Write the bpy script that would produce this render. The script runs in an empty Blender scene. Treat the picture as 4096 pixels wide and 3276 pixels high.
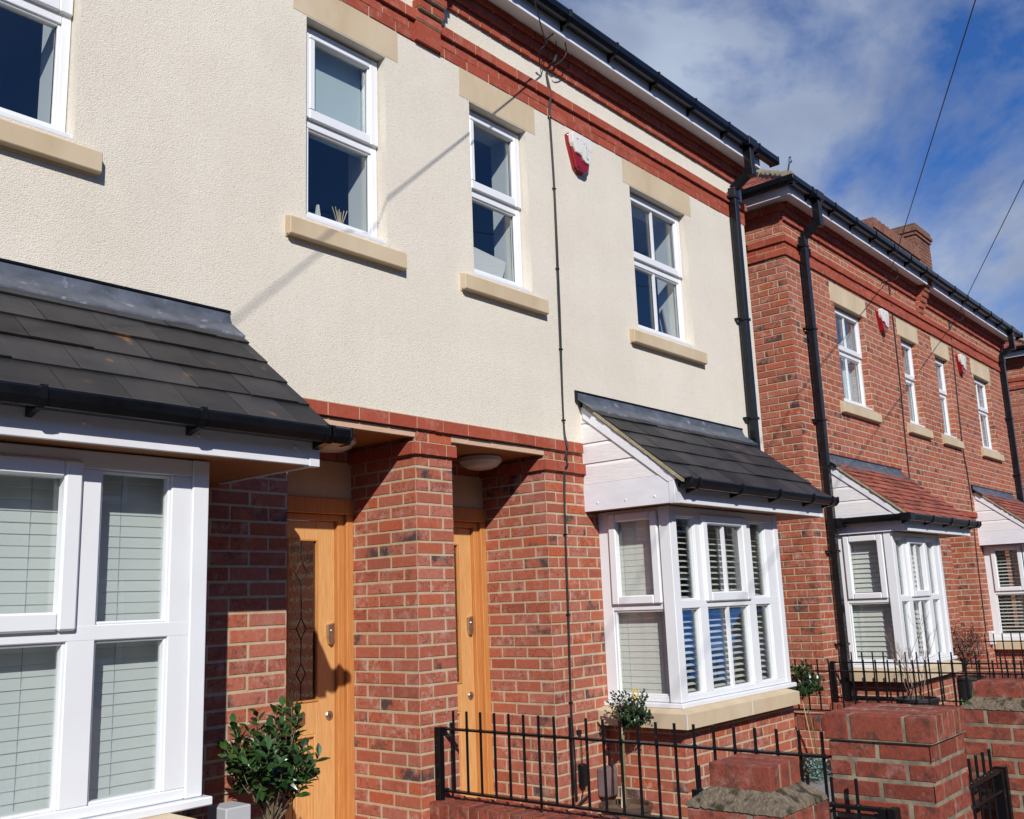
import bpy, bmesh, math, random
from mathutils import Vector, Matrix, noise
random.seed(7)
S = bpy.context.scene
COL = S.collection
R = math.radians

# ---------------------------------------------------------------- camera
cam_d = bpy.data.cameras.new('camera')
cam = bpy.data.objects.new('camera', cam_d); COL.objects.link(cam)
yaw, pit, rol = 0.8665140420758606, 0.19679856277512894, -0.03828923634889338
fw = Vector((math.cos(pit)*math.sin(yaw), math.cos(pit)*math.cos(yaw), math.sin(pit)))
rt = Vector((math.cos(yaw), -math.sin(yaw), 0)); up = rt.cross(fw)
r2 = math.cos(rol)*rt + math.sin(rol)*up; u2 = -math.sin(rol)*rt + math.cos(rol)*up
M = Matrix((r2, u2, -fw)).transposed().to_4x4()
M.translation = Vector((-4.0333, -4.2032, -0.8328))
cam.matrix_world = M
cam_d.sensor_width = 36; cam_d.lens = 3900.42/4096*36
cam_d.clip_start = .05; cam_d.clip_end = 2000
S.camera = cam
S.render.resolution_x = 1024; S.render.resolution_y = 819

# ---------------------------------------------------------------- light
LD = Vector((.826, 1, -.82)).normalized()          # direction the sunlight travels
sun_d = bpy.data.lights.new('sun', 'SUN'); sun_d.energy = 5.0; sun_d.angle = R(.5)
sun_d.color = (1, .96, .90)
sun = bpy.data.objects.new('sun', sun_d); COL.objects.link(sun)
sun.rotation_euler = LD.to_track_quat('-Z', 'Y').to_euler()
sun.location = (-10, -12, 12)
w = bpy.data.worlds.new('World'); S.world = w; w.use_nodes = True
nt = w.node_tree; nt.nodes.clear()
def N(t, ty, **kw):
    n = t.nodes.new(ty)
    for k, v in kw.items():
        if k.startswith('i_'):
            n.inputs[int(k[2:])].default_value = v
        else: setattr(n, k, v)
    return n
out = N(nt, 'ShaderNodeOutputWorld'); bg = N(nt, 'ShaderNodeBackground'); bg.inputs[1].default_value = .05
sky = N(nt, 'ShaderNodeTexSky', sky_type='NISHITA', sun_disc=False)
sky.sun_elevation = math.asin(-LD.z); sky.sun_rotation = math.atan2(-LD.x, -LD.y)
sky.altitude = 50; sky.air_density = 1.0; sky.dust_density = .3; sky.ozone_density = 3.0
tc = N(nt, 'ShaderNodeTexCoord'); mp = N(nt, 'ShaderNodeMapping')
mp.inputs['Scale'].default_value = (1.0, 1.0, 1.5); mp.inputs['Location'].default_value = (5.9, 7.1, 8.2)
n1 = N(nt, 'ShaderNodeTexNoise'); n1.inputs['Scale'].default_value = 3.0; n1.inputs['Detail'].default_value = 7; n1.inputs['Roughness'].default_value = .60; n1.inputs['Distortion'].default_value = .25
rp = N(nt, 'ShaderNodeValToRGB'); rp.color_ramp.elements[0].position = .41; rp.color_ramp.elements[1].position = .56
rp.color_ramp.elements[0].color = (0, 0, 0, 1); rp.color_ramp.elements[1].color = (.93, .93, .93, 1)
n2 = N(nt, 'ShaderNodeTexNoise'); n2.inputs['Scale'].default_value = 4.3; n2.inputs['Detail'].default_value = 5; n2.inputs['Roughness'].default_value = .5
rc = N(nt, 'ShaderNodeValToRGB'); rc.color_ramp.elements[0].position = .35; rc.color_ramp.elements[1].position = .72
rc.color_ramp.elements[0].color = (4.6, 5.7, 8.6, 1); rc.color_ramp.elements[1].color = (9.8, 11.4, 14.2, 1)
tint = N(nt, 'ShaderNodeMix', data_type='RGBA', blend_type='MULTIPLY'); tint.inputs[0].default_value = 1
tint.inputs[7].default_value = (.70, 1.35, 2.35, 1)
mx = N(nt, 'ShaderNodeMix', data_type='RGBA')
L = nt.links.new
L(tc.outputs['Generated'], mp.inputs[0]); L(mp.outputs[0], n1.inputs[0]); L(mp.outputs[0], n2.inputs[0])
vd = N(nt, 'ShaderNodeVectorMath', operation='DOT_PRODUCT'); vd.inputs[1].default_value = (.80, .42, .42)   # the cloud bank lies to the north-east
nrm = N(nt, 'ShaderNodeVectorMath', operation='NORMALIZE'); L(tc.outputs['Generated'], nrm.inputs[0]); L(nrm.outputs[0], vd.inputs[0])
mr = N(nt, 'ShaderNodeMapRange'); mr.inputs[1].default_value = .35; mr.inputs[2].default_value = .8; mr.inputs[3].default_value = -.22; mr.inputs[4].default_value = .02; L(vd.outputs['Value'], mr.inputs[0])
ad = N(nt, 'ShaderNodeMath', operation='ADD'); L(n1.outputs[0], ad.inputs[0]); L(mr.outputs[0], ad.inputs[1]); L(ad.outputs[0], rp.inputs[0]); L(n2.outputs[0], rc.inputs[0])
L(sky.outputs[0], tint.inputs[6]); L(tint.outputs[2], mx.inputs[6]); L(rc.outputs[0], mx.inputs[7]); L(rp.outputs[0], mx.inputs[0])
L(mx.outputs[2], bg.inputs[0]); L(bg.outputs[0], out.inputs[0])
S.view_settings.view_transform = 'Standard'; S.view_settings.look = 'None'
S.view_settings.exposure = 0.0; S.view_settings.gamma = 1

# ---------------------------------------------------------------- materials
def mat(name, col, rough=.6, spec=.5, metal=0.0, var=None, var_scale=8, stretch=None, bump=0, bump_scale=60, bump_dist=.003,
        spots=None, spot_scale=30, spot_lo=.62, spot_hi=.7, coat=0, bdetail=3, obj=True, rv=None):
    m = bpy.data.materials.new(name); m.use_nodes = True
    t = m.node_tree; b = t.nodes['Principled BSDF']
    b.inputs['Roughness'].default_value = rough; b.inputs['Specular IOR Level'].default_value = spec
    b.inputs['Metallic'].default_value = metal; b.inputs['Coat Weight'].default_value = coat
    c = N(t, 'ShaderNodeTexCoord'); mpn = N(t, 'ShaderNodeMapping'); t.links.new(c.outputs['Object'] if obj else N(t, 'ShaderNodeNewGeometry').outputs['Position'], mpn.inputs[0])
    if stretch: mpn.inputs['Scale'].default_value = stretch
    cur = None
    if var:
        n = N(t, 'ShaderNodeTexNoise'); n.inputs['Scale'].default_value = var_scale; n.inputs['Detail'].default_value = 5; n.inputs['Roughness'].default_value = .6
        r = N(t, 'ShaderNodeValToRGB'); r.color_ramp.elements[0].position = .3; r.color_ramp.elements[1].position = .7
        r.color_ramp.elements[0].color = (*col, 1); r.color_ramp.elements[1].color = (*var, 1)
        t.links.new(mpn.outputs[0], n.inputs[0]); t.links.new(n.outputs[0], r.inputs[0]); cur = r.outputs[0]
    else:
        b.inputs['Base Color'].default_value = (*col, 1)
    if spots:
        n = N(t, 'ShaderNodeTexNoise'); n.inputs['Scale'].default_value = spot_scale; n.inputs['Detail'].default_value = 6
        r = N(t, 'ShaderNodeValToRGB'); r.color_ramp.elements[0].position = spot_lo; r.color_ramp.elements[1].position = spot_hi
        mxn = N(t, 'ShaderNodeMix', data_type='RGBA'); mxn.inputs[7].default_value = (*spots, 1)
        if cur: t.links.new(cur, mxn.inputs[6])
        else: mxn.inputs[6].default_value = (*col, 1)
        t.links.new(mpn.outputs[0], n.inputs[0]); t.links.new(n.outputs[0], r.inputs[0]); t.links.new(r.outputs[0], mxn.inputs[0]); cur = mxn.outputs[2]
    if rv:
        at = N(t, 'ShaderNodeAttribute', attribute_name='rnd'); sp = N(t, 'ShaderNodeSeparateColor'); q = N(t, 'ShaderNodeMapRange'); q.inputs[3].default_value, q.inputs[4].default_value = rv
        m2 = N(t, 'ShaderNodeMix', data_type='RGBA', blend_type='MULTIPLY'); m2.inputs[0].default_value = 1
        t.links.new(at.outputs['Color'], sp.inputs[0]); t.links.new(sp.outputs[0], q.inputs[0])
        if cur: t.links.new(cur, m2.inputs[6])
        else: m2.inputs[6].default_value = (*col, 1)
        t.links.new(q.outputs[0], m2.inputs[7]); cur = m2.outputs[2]
    if cur: t.links.new(cur, b.inputs['Base Color'])
    if bump:
        n = N(t, 'ShaderNodeTexNoise'); n.inputs['Scale'].default_value = bump_scale; n.inputs['Detail'].default_value = bdetail
        bp = N(t, 'ShaderNodeBump'); bp.inputs['Strength'].default_value = bump; bp.inputs['Distance'].default_value = bump_dist
        t.links.new(mpn.outputs[0], n.inputs[0]); t.links.new(n.outputs[0], bp.inputs['Height']); t.links.new(bp.outputs[0], b.inputs['Normal'])
    return m

def brick_mat(name, cols, burnt=.86, white=.5, dirt=0.0, bumpd=.004, crease=.55):
    m = bpy.data.materials.new(name); m.use_nodes = True
    t = m.node_tree; b = t.nodes['Principled BSDF']; b.inputs['Roughness'].default_value = .85; b.inputs['Specular IOR Level'].default_value = .25
    k = t.links.new
    at = N(t, 'ShaderNodeAttribute', attribute_name='rnd'); sp = N(t, 'ShaderNodeSeparateColor'); k(at.outputs['Color'], sp.inputs[0])
    c = N(t, 'ShaderNodeTexCoord'); geo = c.outputs['Object']
    r = N(t, 'ShaderNodeValToRGB'); e = r.color_ramp.elements
    for i, cc in enumerate(cols):
        p = i/(len(cols)-1)
        if i == 0: e[0].position = 0; e[0].color = (*cc, 1)
        elif i == len(cols)-1: e[-1].position = 1; e[-1].color = (*cc, 1)
        else:
            q = e.new(p); q.color = (*cc, 1)
    k(sp.outputs[0], r.inputs[0])
    def noise_(sc, det=4, rough=.6):
        n = N(t, 'ShaderNodeTexNoise'); n.inputs['Scale'].default_value = sc; n.inputs['Detail'].default_value = det; n.inputs['Roughness'].default_value = rough
        k(geo, n.inputs[0]); return n.outputs[0]
    def ramp(s, lo, hi):
        q = N(t, 'ShaderNodeMapRange'); q.inputs[1].default_value = lo; q.inputs[2].default_value = hi; k(s, q.inputs[0]); return q.outputs[0]
    def math_(op, a, bb):
        q = N(t, 'ShaderNodeMath', operation=op)
        for i, v in enumerate((a, bb)):
            if isinstance(v, (int, float)): q.inputs[i].default_value = v
            else: k(v, q.inputs[i])
        return q.outputs[0]
    def mix(f, a, col):
        q = N(t, 'ShaderNodeMix', data_type='RGBA'); k(f, q.inputs[0]); k(a, q.inputs[6]); q.inputs[7].default_value = (*col, 1); return q.outputs[2]
    cur = mix(math_('MULTIPLY', ramp(noise_(45, 5), .35, .75), .45), r.outputs[0], tuple(v*.55 for v in cols[0]))
    cur = mix(math_('MULTIPLY', math_('GREATER_THAN', sp.outputs[1], burnt), ramp(noise_(8, 3), .47, .62)), cur, (.075, .05, .048))
    wf = math_('MULTIPLY', math_('MULTIPLY', ramp(noise_(14, 6, .7), .50, .74), sp.outputs[2]), white)
    cur = mix(wf, cur, (.54, .38, .31))
    cur = mix(math_('MULTIPLY', ramp(noise_(230, 2), .55, .72), .35), cur, tuple(v*.45 for v in cols[0]))
    if dirt: cur = mix(math_('MULTIPLY', ramp(noise_(19, 7, .8), .49, .62), dirt), cur, (.045, .035, .028))
    k(cur, b.inputs['Base Color'])
    cz = noise_(13, 4, .55)
    cr = math_('MULTIPLY', math_('LESS_THAN', math_('ABSOLUTE', math_('SUBTRACT', cz, .5), 0), .008), math_('GREATER_THAN', sp.outputs[2], .45))
    q_ = N(t, 'ShaderNodeMix', data_type='RGBA'); k(math_('MULTIPLY', cr, crease), q_.inputs[0]); k(cur, q_.inputs[6]); q_.inputs[7].default_value = (.07, .02, .012, 1); k(q_.outputs[2], b.inputs['Base Color'])
    h = math_('SUBTRACT', math_('ADD', math_('MULTIPLY', noise_(28 if not dirt else 75, 5, .75), .8), math_('MULTIPLY', noise_(160, 3), .3)), math_('MULTIPLY', cr, .5))
    bp = N(t, 'ShaderNodeBump'); bp.inputs['Strength'].default_value = .8; bp.inputs['Distance'].default_value = bumpd
    k(h, bp.inputs['Height']); k(bp.outputs[0], b.inputs['Normal'])
    return m

M_brick = brick_mat('red stock brick', [(.33, .09, .050), (.43, .125, .072), (.37, .105, .062), (.46, .16, .108), (.36, .12, .085), (.45, .105, .045), (.42, .14, .092), (.30, .085, .055)], burnt=.84, white=.85)
M_band = brick_mat('smooth red band brick', [(.37, .078, .042), (.31, .06, .033), (.40, .092, .054)], burnt=2, white=.4, bumpd=.0015, crease=.1)
M_old = brick_mat('weathered garden brick', [(.21, .044, .026), (.27, .060, .036), (.31, .078, .046), (.19, .042, .027)], burnt=.97, white=.45, dirt=.75, crease=.12)
M_chim = brick_mat('weathered chimney brick', [(.22, .09, .055), (.30, .13, .08), (.17, .08, .055)], burnt=.8, white=.5, dirt=.5, crease=.1)
M_mortar = mat('sand mortar', (.40, .30, .175), .95, var=(.48, .40, .28), var_scale=14, bump=.6, bump_scale=90)
M_oldmortar = mat('grey mortar', (.085, .07, .05), .95, var=(.34, .28, .185), var_scale=10, bump=.6, bump_scale=90)
M_render = mat('cream textured render', (.705, .64, .53), .95, spec=.15, var=(.76, .70, .59), var_scale=1.1, stretch=(1, 1, 1.5), bump=1.0, bump_scale=165, bump_dist=.0045, bdetail=3, obj=False)
M_stone = mat('buff cast stone', (.48, .37, .235), .85, spec=.2, var=(.58, .475, .335), var_scale=3.5, stretch=(1, 1, .5), bump=.25, bump_scale=150, bump_dist=.001)
M_upvc = mat('white window plastic', (.745, .76, .78), .32, spec=.5, var=(.70, .71, .72), var_scale=3)
M_white = mat('white painted fascia', (.74, .74, .76), .45, var=(.66, .66, .69), var_scale=6, stretch=(1, 1, 3))
M_clad = mat('white woodgrain cladding', (.80, .78, .77), .6, var=(.66, .63, .61), var_scale=22, stretch=(.6, .6, 9), bump=.7, bump_scale=18, bump_dist=.004)
M_black = mat('black plastic guttering', (.004, .0045, .006), .24, spec=.35, var=(.009, .010, .013), var_scale=9)
M_iron = mat('black painted iron', (.004, .004, .005), .38, spec=.3, bump=.3, bump_scale=40, bump_dist=.001, spots=(.09, .035, .012), spot_scale=25, spot_lo=.68, spot_hi=.74)
M_slate = mat('dark slate', (.017, .017, .019), .55, spec=.35, var=(.036, .033, .032), var_scale=5, bump=.5, bump_scale=26, bump_dist=.003, spots=(.14, .075, .035), spot_scale=9, spot_lo=.66, spot_hi=.8, rv=(.6, 1.5))
M_lead = mat('lead flashing', (.06, .07, .085), .5, spec=.5, metal=.3, var=(.15, .165, .195), var_scale=7, bump=.3, bump_scale=12, bump_dist=.004, spots=(.34, .36, .4), spot_scale=16, spot_lo=.6, spot_hi=.75)
M_tile = mat('red clay tile', (.21, .055, .035), .8, var=(.30, .085, .05), var_scale=12, bump=.4, bump_scale=40, spots=(.09, .04, .03), spot_scale=14, rv=(.6, 1.35))
M_verge = mat('mossy verge mortar', (.40, .34, .22), .95, var=(.22, .19, .10), var_scale=25, bump=.8, bump_scale=50)
M_oak = mat('oiled oak', (.66, .37, .15), .42, spec=.35, var=(.53, .255, .088), var_scale=9, stretch=(11, 11, .8), bump=.15, bump_scale=30, bump_dist=.001)
M_oakd = mat('oiled oak frame', (.55, .24, .075), .42, spec=.35, var=(.43, .165, .045), var_scale=7, stretch=(9, 9, .7))
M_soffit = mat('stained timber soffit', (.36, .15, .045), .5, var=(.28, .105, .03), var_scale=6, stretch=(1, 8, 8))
M_board = mat('bleached board edge', (.62, .42, .30), .7, var=(.50, .32, .21), var_scale=10, stretch=(1, 1, 6))
M_room = mat('room plaster', (.42, .41, .40), .9, var=(.46, .45, .44), var_scale=2)
M_reveal = mat('white plaster reveal', (.62, .63, .64), .85)
M_blind = mat('pale grey blind slat', (.66, .66, .64), .45, spec=.4)
M_blindw = mat('cream blind slat', (.78, .745, .68), .45, spec=.4)
M_cord = mat('blind cord', (.35, .36, .35), .8)
M_curtain = mat('pale net curtain', (.60, .62, .62), .9, var=(.48, .5, .5), var_scale=10, stretch=(9, 1, .4))
M_psheet = mat('pale window sheet', (.50, .56, .58), .85)
M_red = mat('red alarm lens', (.25, .004, .008), .2, spec=.6, coat=.4)
M_alarm = mat('white alarm cover', (.72, .69, .64), .4, var=(.66, .63, .58), var_scale=6)
M_print = mat('faded print', (.16, .15, .14), .7)
M_printr = mat('faded red print', (.45, .08, .05), .7)
M_lamp = mat('opal lamp glass', (.62, .58, .56), .25, spec=.6)
M_lampb = mat('grey lamp rim', (.30, .29, .28), .35)
M_steel = mat('brushed steel', (.55, .53, .50), .28, metal=1)
M_lcame = mat('lead came', (.03, .03, .03), .5, metal=.5)
M_cable = mat('black cable', (.012, .011, .012), .5)
M_brown = mat('brown meter cover', (.17, .125, .13), .35, spec=.5, var=(.13, .09, .09), var_scale=9)
M_leaf = mat('glossy laurel leaf', (.010, .032, .007), .26, spec=.5, var=(.030, .072, .016), var_scale=9, rv=(.55, 1.6))
M_leafd = mat('dark box leaf', (.009, .028, .008), .3, spec=.5, var=(.022, .052, .013), var_scale=12, rv=(.55, 1.6))
M_leafr = mat('rusty foliage', (.18, .035, .02), .6, var=(.10, .02, .014), var_scale=20, rv=(.55, 1.6))
M_leafg = mat('silver foliage', (.22, .33, .30), .7, var=(.10, .19, .16), var_scale=30)
M_leafl = mat('fresh green leaf', (.10, .24, .045), .5, var=(.06, .16, .03), var_scale=10, rv=(.55, 1.6))
M_leafp = mat('dark purple blade', (.07, .02, .03), .45)
M_grass = mat('grass blade', (.06, .13, .03), .6)
M_bark = mat('grey brown stem', (.12, .085, .05), .85, var=(.18, .15, .09), var_scale=40, bump=.5, bump_scale=60)
M_stem = mat('olive stem', (.20, .19, .08), .7, var=(.12, .10, .045), var_scale=30)
M_twig = mat('bare pale twig', (.22, .15, .11), .8)
M_cane = mat('pale bamboo cane', (.55, .45, .28), .6)
M_potd = mat('brown glazed pot', (.075, .045, .032), .4, spec=.5)
M_potg = mat('light grey planter', (.42, .43, .46), .6)
M_potb = mat('black plastic pot', (.012, .012, .013), .5)
M_soil = mat('potting soil', (.10, .06, .035), .95, var=(.2, .13, .08), var_scale=60, bump=1, bump_scale=60, bump_dist=.01)
M_yellow = mat('yellow label', (.75, .52, .04), .5)
M_flaunch = mat('mossy mortar capping', (.085, .064, .042), .95, var=(.20, .155, .105), var_scale=60, bump=1, bump_scale=55, bump_dist=.010, spots=(.03, .028, .010), spot_scale=20, spot_lo=.53, spot_hi=.62)
M_pave = mat('grey paving', (.12, .115, .11), .9, var=(.17, .165, .155), var_scale=3, bump=.4, bump_scale=60)
M_asph = mat('asphalt', (.055, .055, .058), .9, var=(.04, .04, .042), var_scale=5, bump=.5, bump_scale=120)
M_gravel = mat('garden gravel', (.13, .115, .095), .95, var=(.08, .07, .055), var_scale=50, bump=1, bump_scale=50, bump_dist=.01)
M_paper = mat('light wood picture frame', (.50, .33, .2), .5)
M_laptop = mat('pale laptop lid', (.80, .75, .70), .4)
M_reed = mat('reed stick', (.62, .48, .30), .7)
M_carblue = mat('blue car paint', (.07, .32, .95), .25, coat=1)
M_tyre = mat('tyre', (.02, .02, .02), .8)

def weather(m, flecks=True):
    t = m.node_tree; b = t.nodes['Principled BSDF']; src = b.inputs['Base Color'].links[0].from_socket; P = N(t, 'ShaderNodeNewGeometry').outputs['Position']
    def nz(scale, sc, det, lo, hi, a, c_):
        mp_ = N(t, 'ShaderNodeMapping'); mp_.inputs['Scale'].default_value = scale; n = N(t, 'ShaderNodeTexNoise'); n.inputs['Scale'].default_value = sc; n.inputs['Detail'].default_value = det; n.inputs['Roughness'].default_value = .65
        q = N(t, 'ShaderNodeMapRange'); q.inputs[1].default_value = lo; q.inputs[2].default_value = hi; q.inputs[3].default_value = a; q.inputs[4].default_value = c_
        t.links.new(P, mp_.inputs[0]); t.links.new(mp_.outputs[0], n.inputs[0]); t.links.new(n.outputs[0], q.inputs[0]); return q.outputs[0]
    for args in (((5, 1, .35), 1.1, 6, .35, .7, 1.01, .975), ((1, 1, 1), .6, 4, .3, .7, .955, 1.03), ((1, 1, 1.8), 120, 3, .55, .68, 1.0, .72)):
        mx_ = N(t, 'ShaderNodeMix', data_type='RGBA', blend_type='MULTIPLY'); mx_.inputs[0].default_value = 1
        t.links.new(src, mx_.inputs[6]); t.links.new(nz(*args), mx_.inputs[7]); src = mx_.outputs[2]
    t.links.new(src, b.inputs['Base Color'])
weather(M_render)
def glass_mat(name, tint=(.92, .95, .95), refl=1.0, rough=0.0, bump=0):
    m = bpy.data.materials.new(name); m.use_nodes = True
    t = m.node_tree; t.nodes.clear(); o = N(t, 'ShaderNodeOutputMaterial')
    tr = N(t, 'ShaderNodeBsdfTransparent'); tr.inputs[0].default_value = (*tint, 1)
    gl = N(t, 'ShaderNodeBsdfGlossy'); gl.inputs['Roughness'].default_value = rough
    lw = N(t, 'ShaderNodeLayerWeight'); lw.inputs[0].default_value = .5
    pw = N(t, 'ShaderNodeMath', operation='POWER'); pw.inputs[1].default_value = 4.0
    mu = N(t, 'ShaderNodeMath', operation='MULTIPLY_ADD'); mu.inputs[1].default_value = .85; mu.inputs[2].default_value = .075*refl
    mu.use_clamp = True
    ms = N(t, 'ShaderNodeMixShader')
    t.links.new(lw.outputs['Facing'], pw.inputs[0]); t.links.new(pw.outputs[0], mu.inputs[0]); t.links.new(mu.outputs[0], ms.inputs[0])
    t.links.new(tr.outputs[0], ms.inputs[1]); t.links.new(gl.outputs[0], ms.inputs[2]); t.links.new(ms.outputs[0], o.inputs[0])
    if bump:
        n = N(t, 'ShaderNodeTexNoise'); n.inputs['Scale'].default_value = 45; n.inputs['Detail'].default_value = 2
        c = N(t, 'ShaderNodeTexCoord'); mpn = N(t, 'ShaderNodeMapping'); mpn.inputs['Scale'].default_value = (1.6, 1.6, .6)
        bp = N(t, 'ShaderNodeBump'); bp.inputs['Strength'].default_value = bump; bp.inputs['Distance'].default_value = .004
        t.links.new(c.outputs['Object'], mpn.inputs[0]); t.links.new(mpn.outputs[0], n.inputs[0]); t.links.new(n.outputs[0], bp.inputs['Height']); t.links.new(bp.outputs[0], gl.inputs['Normal'])
    return m
M_glass = glass_mat('window glass')
M_doorglass = glass_mat('rippled door glass', (.22, .23, .21), 3.3, .02, .3)

# ---------------------------------------------------------------- builders
WP = {}
def wpos(o): return WP.get(o.name, Vector((0, 0, 0)))
def thing(name, label, cat, loc, group=None):
    o = bpy.data.objects.new(name, None); COL.objects.link(o); o.location = loc; WP[o.name] = Vector(loc)
    o.empty_display_size = .2
    o['label'] = label; o['category'] = cat
    if group: o['group'] = group
    return o
class MB:
    def __init__(s): s.v = []; s.f = []; s.m = []; s.c = []; s.cm = 0; s.cc = None
    def face(s, idx): s.f.append(idx); s.m.append(s.cm); s.c.append(s.cc)
    def poly(s, pts):
        b = len(s.v); s.v += [tuple(p) for p in pts]; s.face(list(range(b, b+len(pts))))
    def box(s, x0, x1, y0, y1, z0, z1):
        b = len(s.v)
        s.v += [(x0,y0,z0),(x1,y0,z0),(x1,y1,z0),(x0,y1,z0),(x0,y0,z1),(x1,y0,z1),(x1,y1,z1),(x0,y1,z1)]
        for q in ((0,3,2,1),(4,5,6,7),(0,1,5,4),(1,2,6,5),(2,3,7,6),(3,0,4,7)): s.face([b+i for i in q])
        return s
    def prism(s, prof, axis, a0, a1):       # prof: list of 2D points, extruded along axis
        def P(p, a):
            return (a, p[0], p[1]) if axis == 'x' else (p[0], a, p[1]) if axis == 'y' else (p[0], p[1], a)
        n = len(prof); b = len(s.v)
        s.v += [P(p, a0) for p in prof] + [P(p, a1) for p in prof]
        s.face([b+i for i in range(n)]); s.face([b+n+i for i in reversed(range(n))])
        for i in range(n):
            j = (i+1) % n; s.face([b+i, b+n+i, b+n+j, b+j])
        return s
    def tube(s, pts, r, n=8, r1=None, cap=True):
        pts = [Vector(p) for p in pts]; m = len(pts); b = len(s.v); prev = None
        for i, p in enumerate(pts):
            d = (pts[min(i+1, m-1)]-pts[max(i-1, 0)]).normalized()
            if prev is None:
                a = d.orthogonal().normalized()
            else:
                a = (prev - d*prev.dot(d)).normalized()
            prev = a; c = d.cross(a)
            rr = r if r1 is None else r+(r1-r)*i/(m-1)
            for k in range(n):
                t = 2*math.pi*k/n; s.v.append(tuple(p+rr*(math.cos(t)*a+math.sin(t)*c)))
        for i in range(m-1):
            for k in range(n):
                s.face([b+i*n+k, b+i*n+(k+1) % n, b+(i+1)*n+(k+1) % n, b+(i+1)*n+k])
        if cap:
            s.face([b+k for k in reversed(range(n))]); s.face([b+(m-1)*n+k for k in range(n)])
        return s
    def lathe(s, prof, c, n=28, caps=True):      # prof [(r,z)]
        b = len(s.v); m = len(prof)
        for r, z in prof:
            for k in range(n):
                t = 2*math.pi*k/n; s.v.append((c[0]+r*math.cos(t), c[1]+r*math.sin(t), c[2]+z))
        for i in range(m-1):
            for k in range(n):
                s.face([b+i*n+k, b+i*n+(k+1) % n, b+(i+1)*n+(k+1) % n, b+(i+1)*n+k])
        if caps:
            s.face([b+k for k in reversed(range(n))]); s.face([b+(m-1)*n+k for k in range(n)])
        return s
    def build(s, name, mats, parent=None, bevel=0, smooth=False, label=None, org=None, bseg=1, recalc=True):
        me = bpy.data.meshes.new(name)
        o0 = wpos(parent) if parent is not None else Vector(org or (0, 0, 0))
        me.from_pydata([(v[0]-o0.x, v[1]-o0.y, v[2]-o0.z) for v in s.v], [], s.f)
        if not isinstance(mats, (list, tuple)): mats = [mats]
        for m in mats: me.materials.append(m)
        me.polygons.foreach_set('material_index', s.m)
        if any(c is not None for c in s.c):
            ca = me.color_attributes.new('rnd', 'FLOAT_COLOR', 'CORNER'); buf = []
            for p in me.polygons:
                c = s.c[p.index] or (0, 0, 0); buf += [c[0], c[1], c[2], 1]*p.loop_total
            ca.data.foreach_set('color', buf)
        if recalc:
            bm = bmesh.new(); bm.from_mesh(me); bmesh.ops.recalc_face_normals(bm, faces=bm.faces); bm.to_mesh(me); bm.free()
        if smooth: me.polygons.foreach_set('use_smooth', [True]*len(me.polygons))
        o = bpy.data.objects.new(name, me); COL.objects.link(o)
        if parent is not None: o.parent = parent; WP[o.name] = o0
        else: o.location = o0; WP[o.name] = o0
        if bevel:
            bv = o.modifiers.new('bevel', 'BEVEL'); bv.width = bevel; bv.segments = bseg; bv.limit_method = 'ANGLE'; bv.angle_limit = R(40)
        if label: o['label'] = label
        return o
def tag(o, label, cat, group=None, kind=None):
    if label: o['label'] = label
    if cat: o['category'] = cat
    if group: o['group'] = group
    if kind: o['kind'] = kind
    return o

def P3(axis, u, d, z): return (u, d, z) if axis == 'x' else (d, u, z)
def one_brick(mb, axis, plane, sgn, u0, u1, zb, zt, front, jl=True, jr=True, ch=.003):
    """brick face standing `front` proud of plane toward sgn; jl/jr: free end (chamfered) or square corner end"""
    r = random.random
    j = lambda a: (r()-.5)*a
    f = plane+sgn*front; g = plane+sgn*(front-ch*.8); bk = plane-sgn*.004
    a0 = u0+(j(.005) if jl else 0); a1 = u1+(j(.005) if jr else 0); b0 = zb+j(.003); b1 = zt+j(.003)
    i0 = a0+(ch if jl else 0); i1 = a1-(ch if jr else 0); c0 = b0+ch; c1 = b1-ch
    mb.cc = (r(), r(), r())
    b = len(mb.v)
    mb.v += [P3(axis, i0, f, c0), P3(axis, i1, f, c0), P3(axis, i1, f, c1), P3(axis, i0, f, c1),
             P3(axis, a0, g, b0), P3(axis, a1, g, b0), P3(axis, a1, g, b1), P3(axis, a0, g, b1),
             P3(axis, a0, bk, b0), P3(axis, a1, bk, b0), P3(axis, a1, bk, b1), P3(axis, a0, bk, b1)]
    fs = [(0,1,2,3), (0,4,5,1), (1,5,6,2), (2,6,7,3), (3,7,4,0), (4,8,9,5), (6,10,11,7)]
    if jr: fs.append((5,9,10,6))
    if jl: fs.append((7,11,8,4))
    flip = (axis == 'x') != (sgn < 0)
    for q in fs: mb.face([b+i for i in (reversed(q) if flip else q)])
    mb.cc = None
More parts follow.
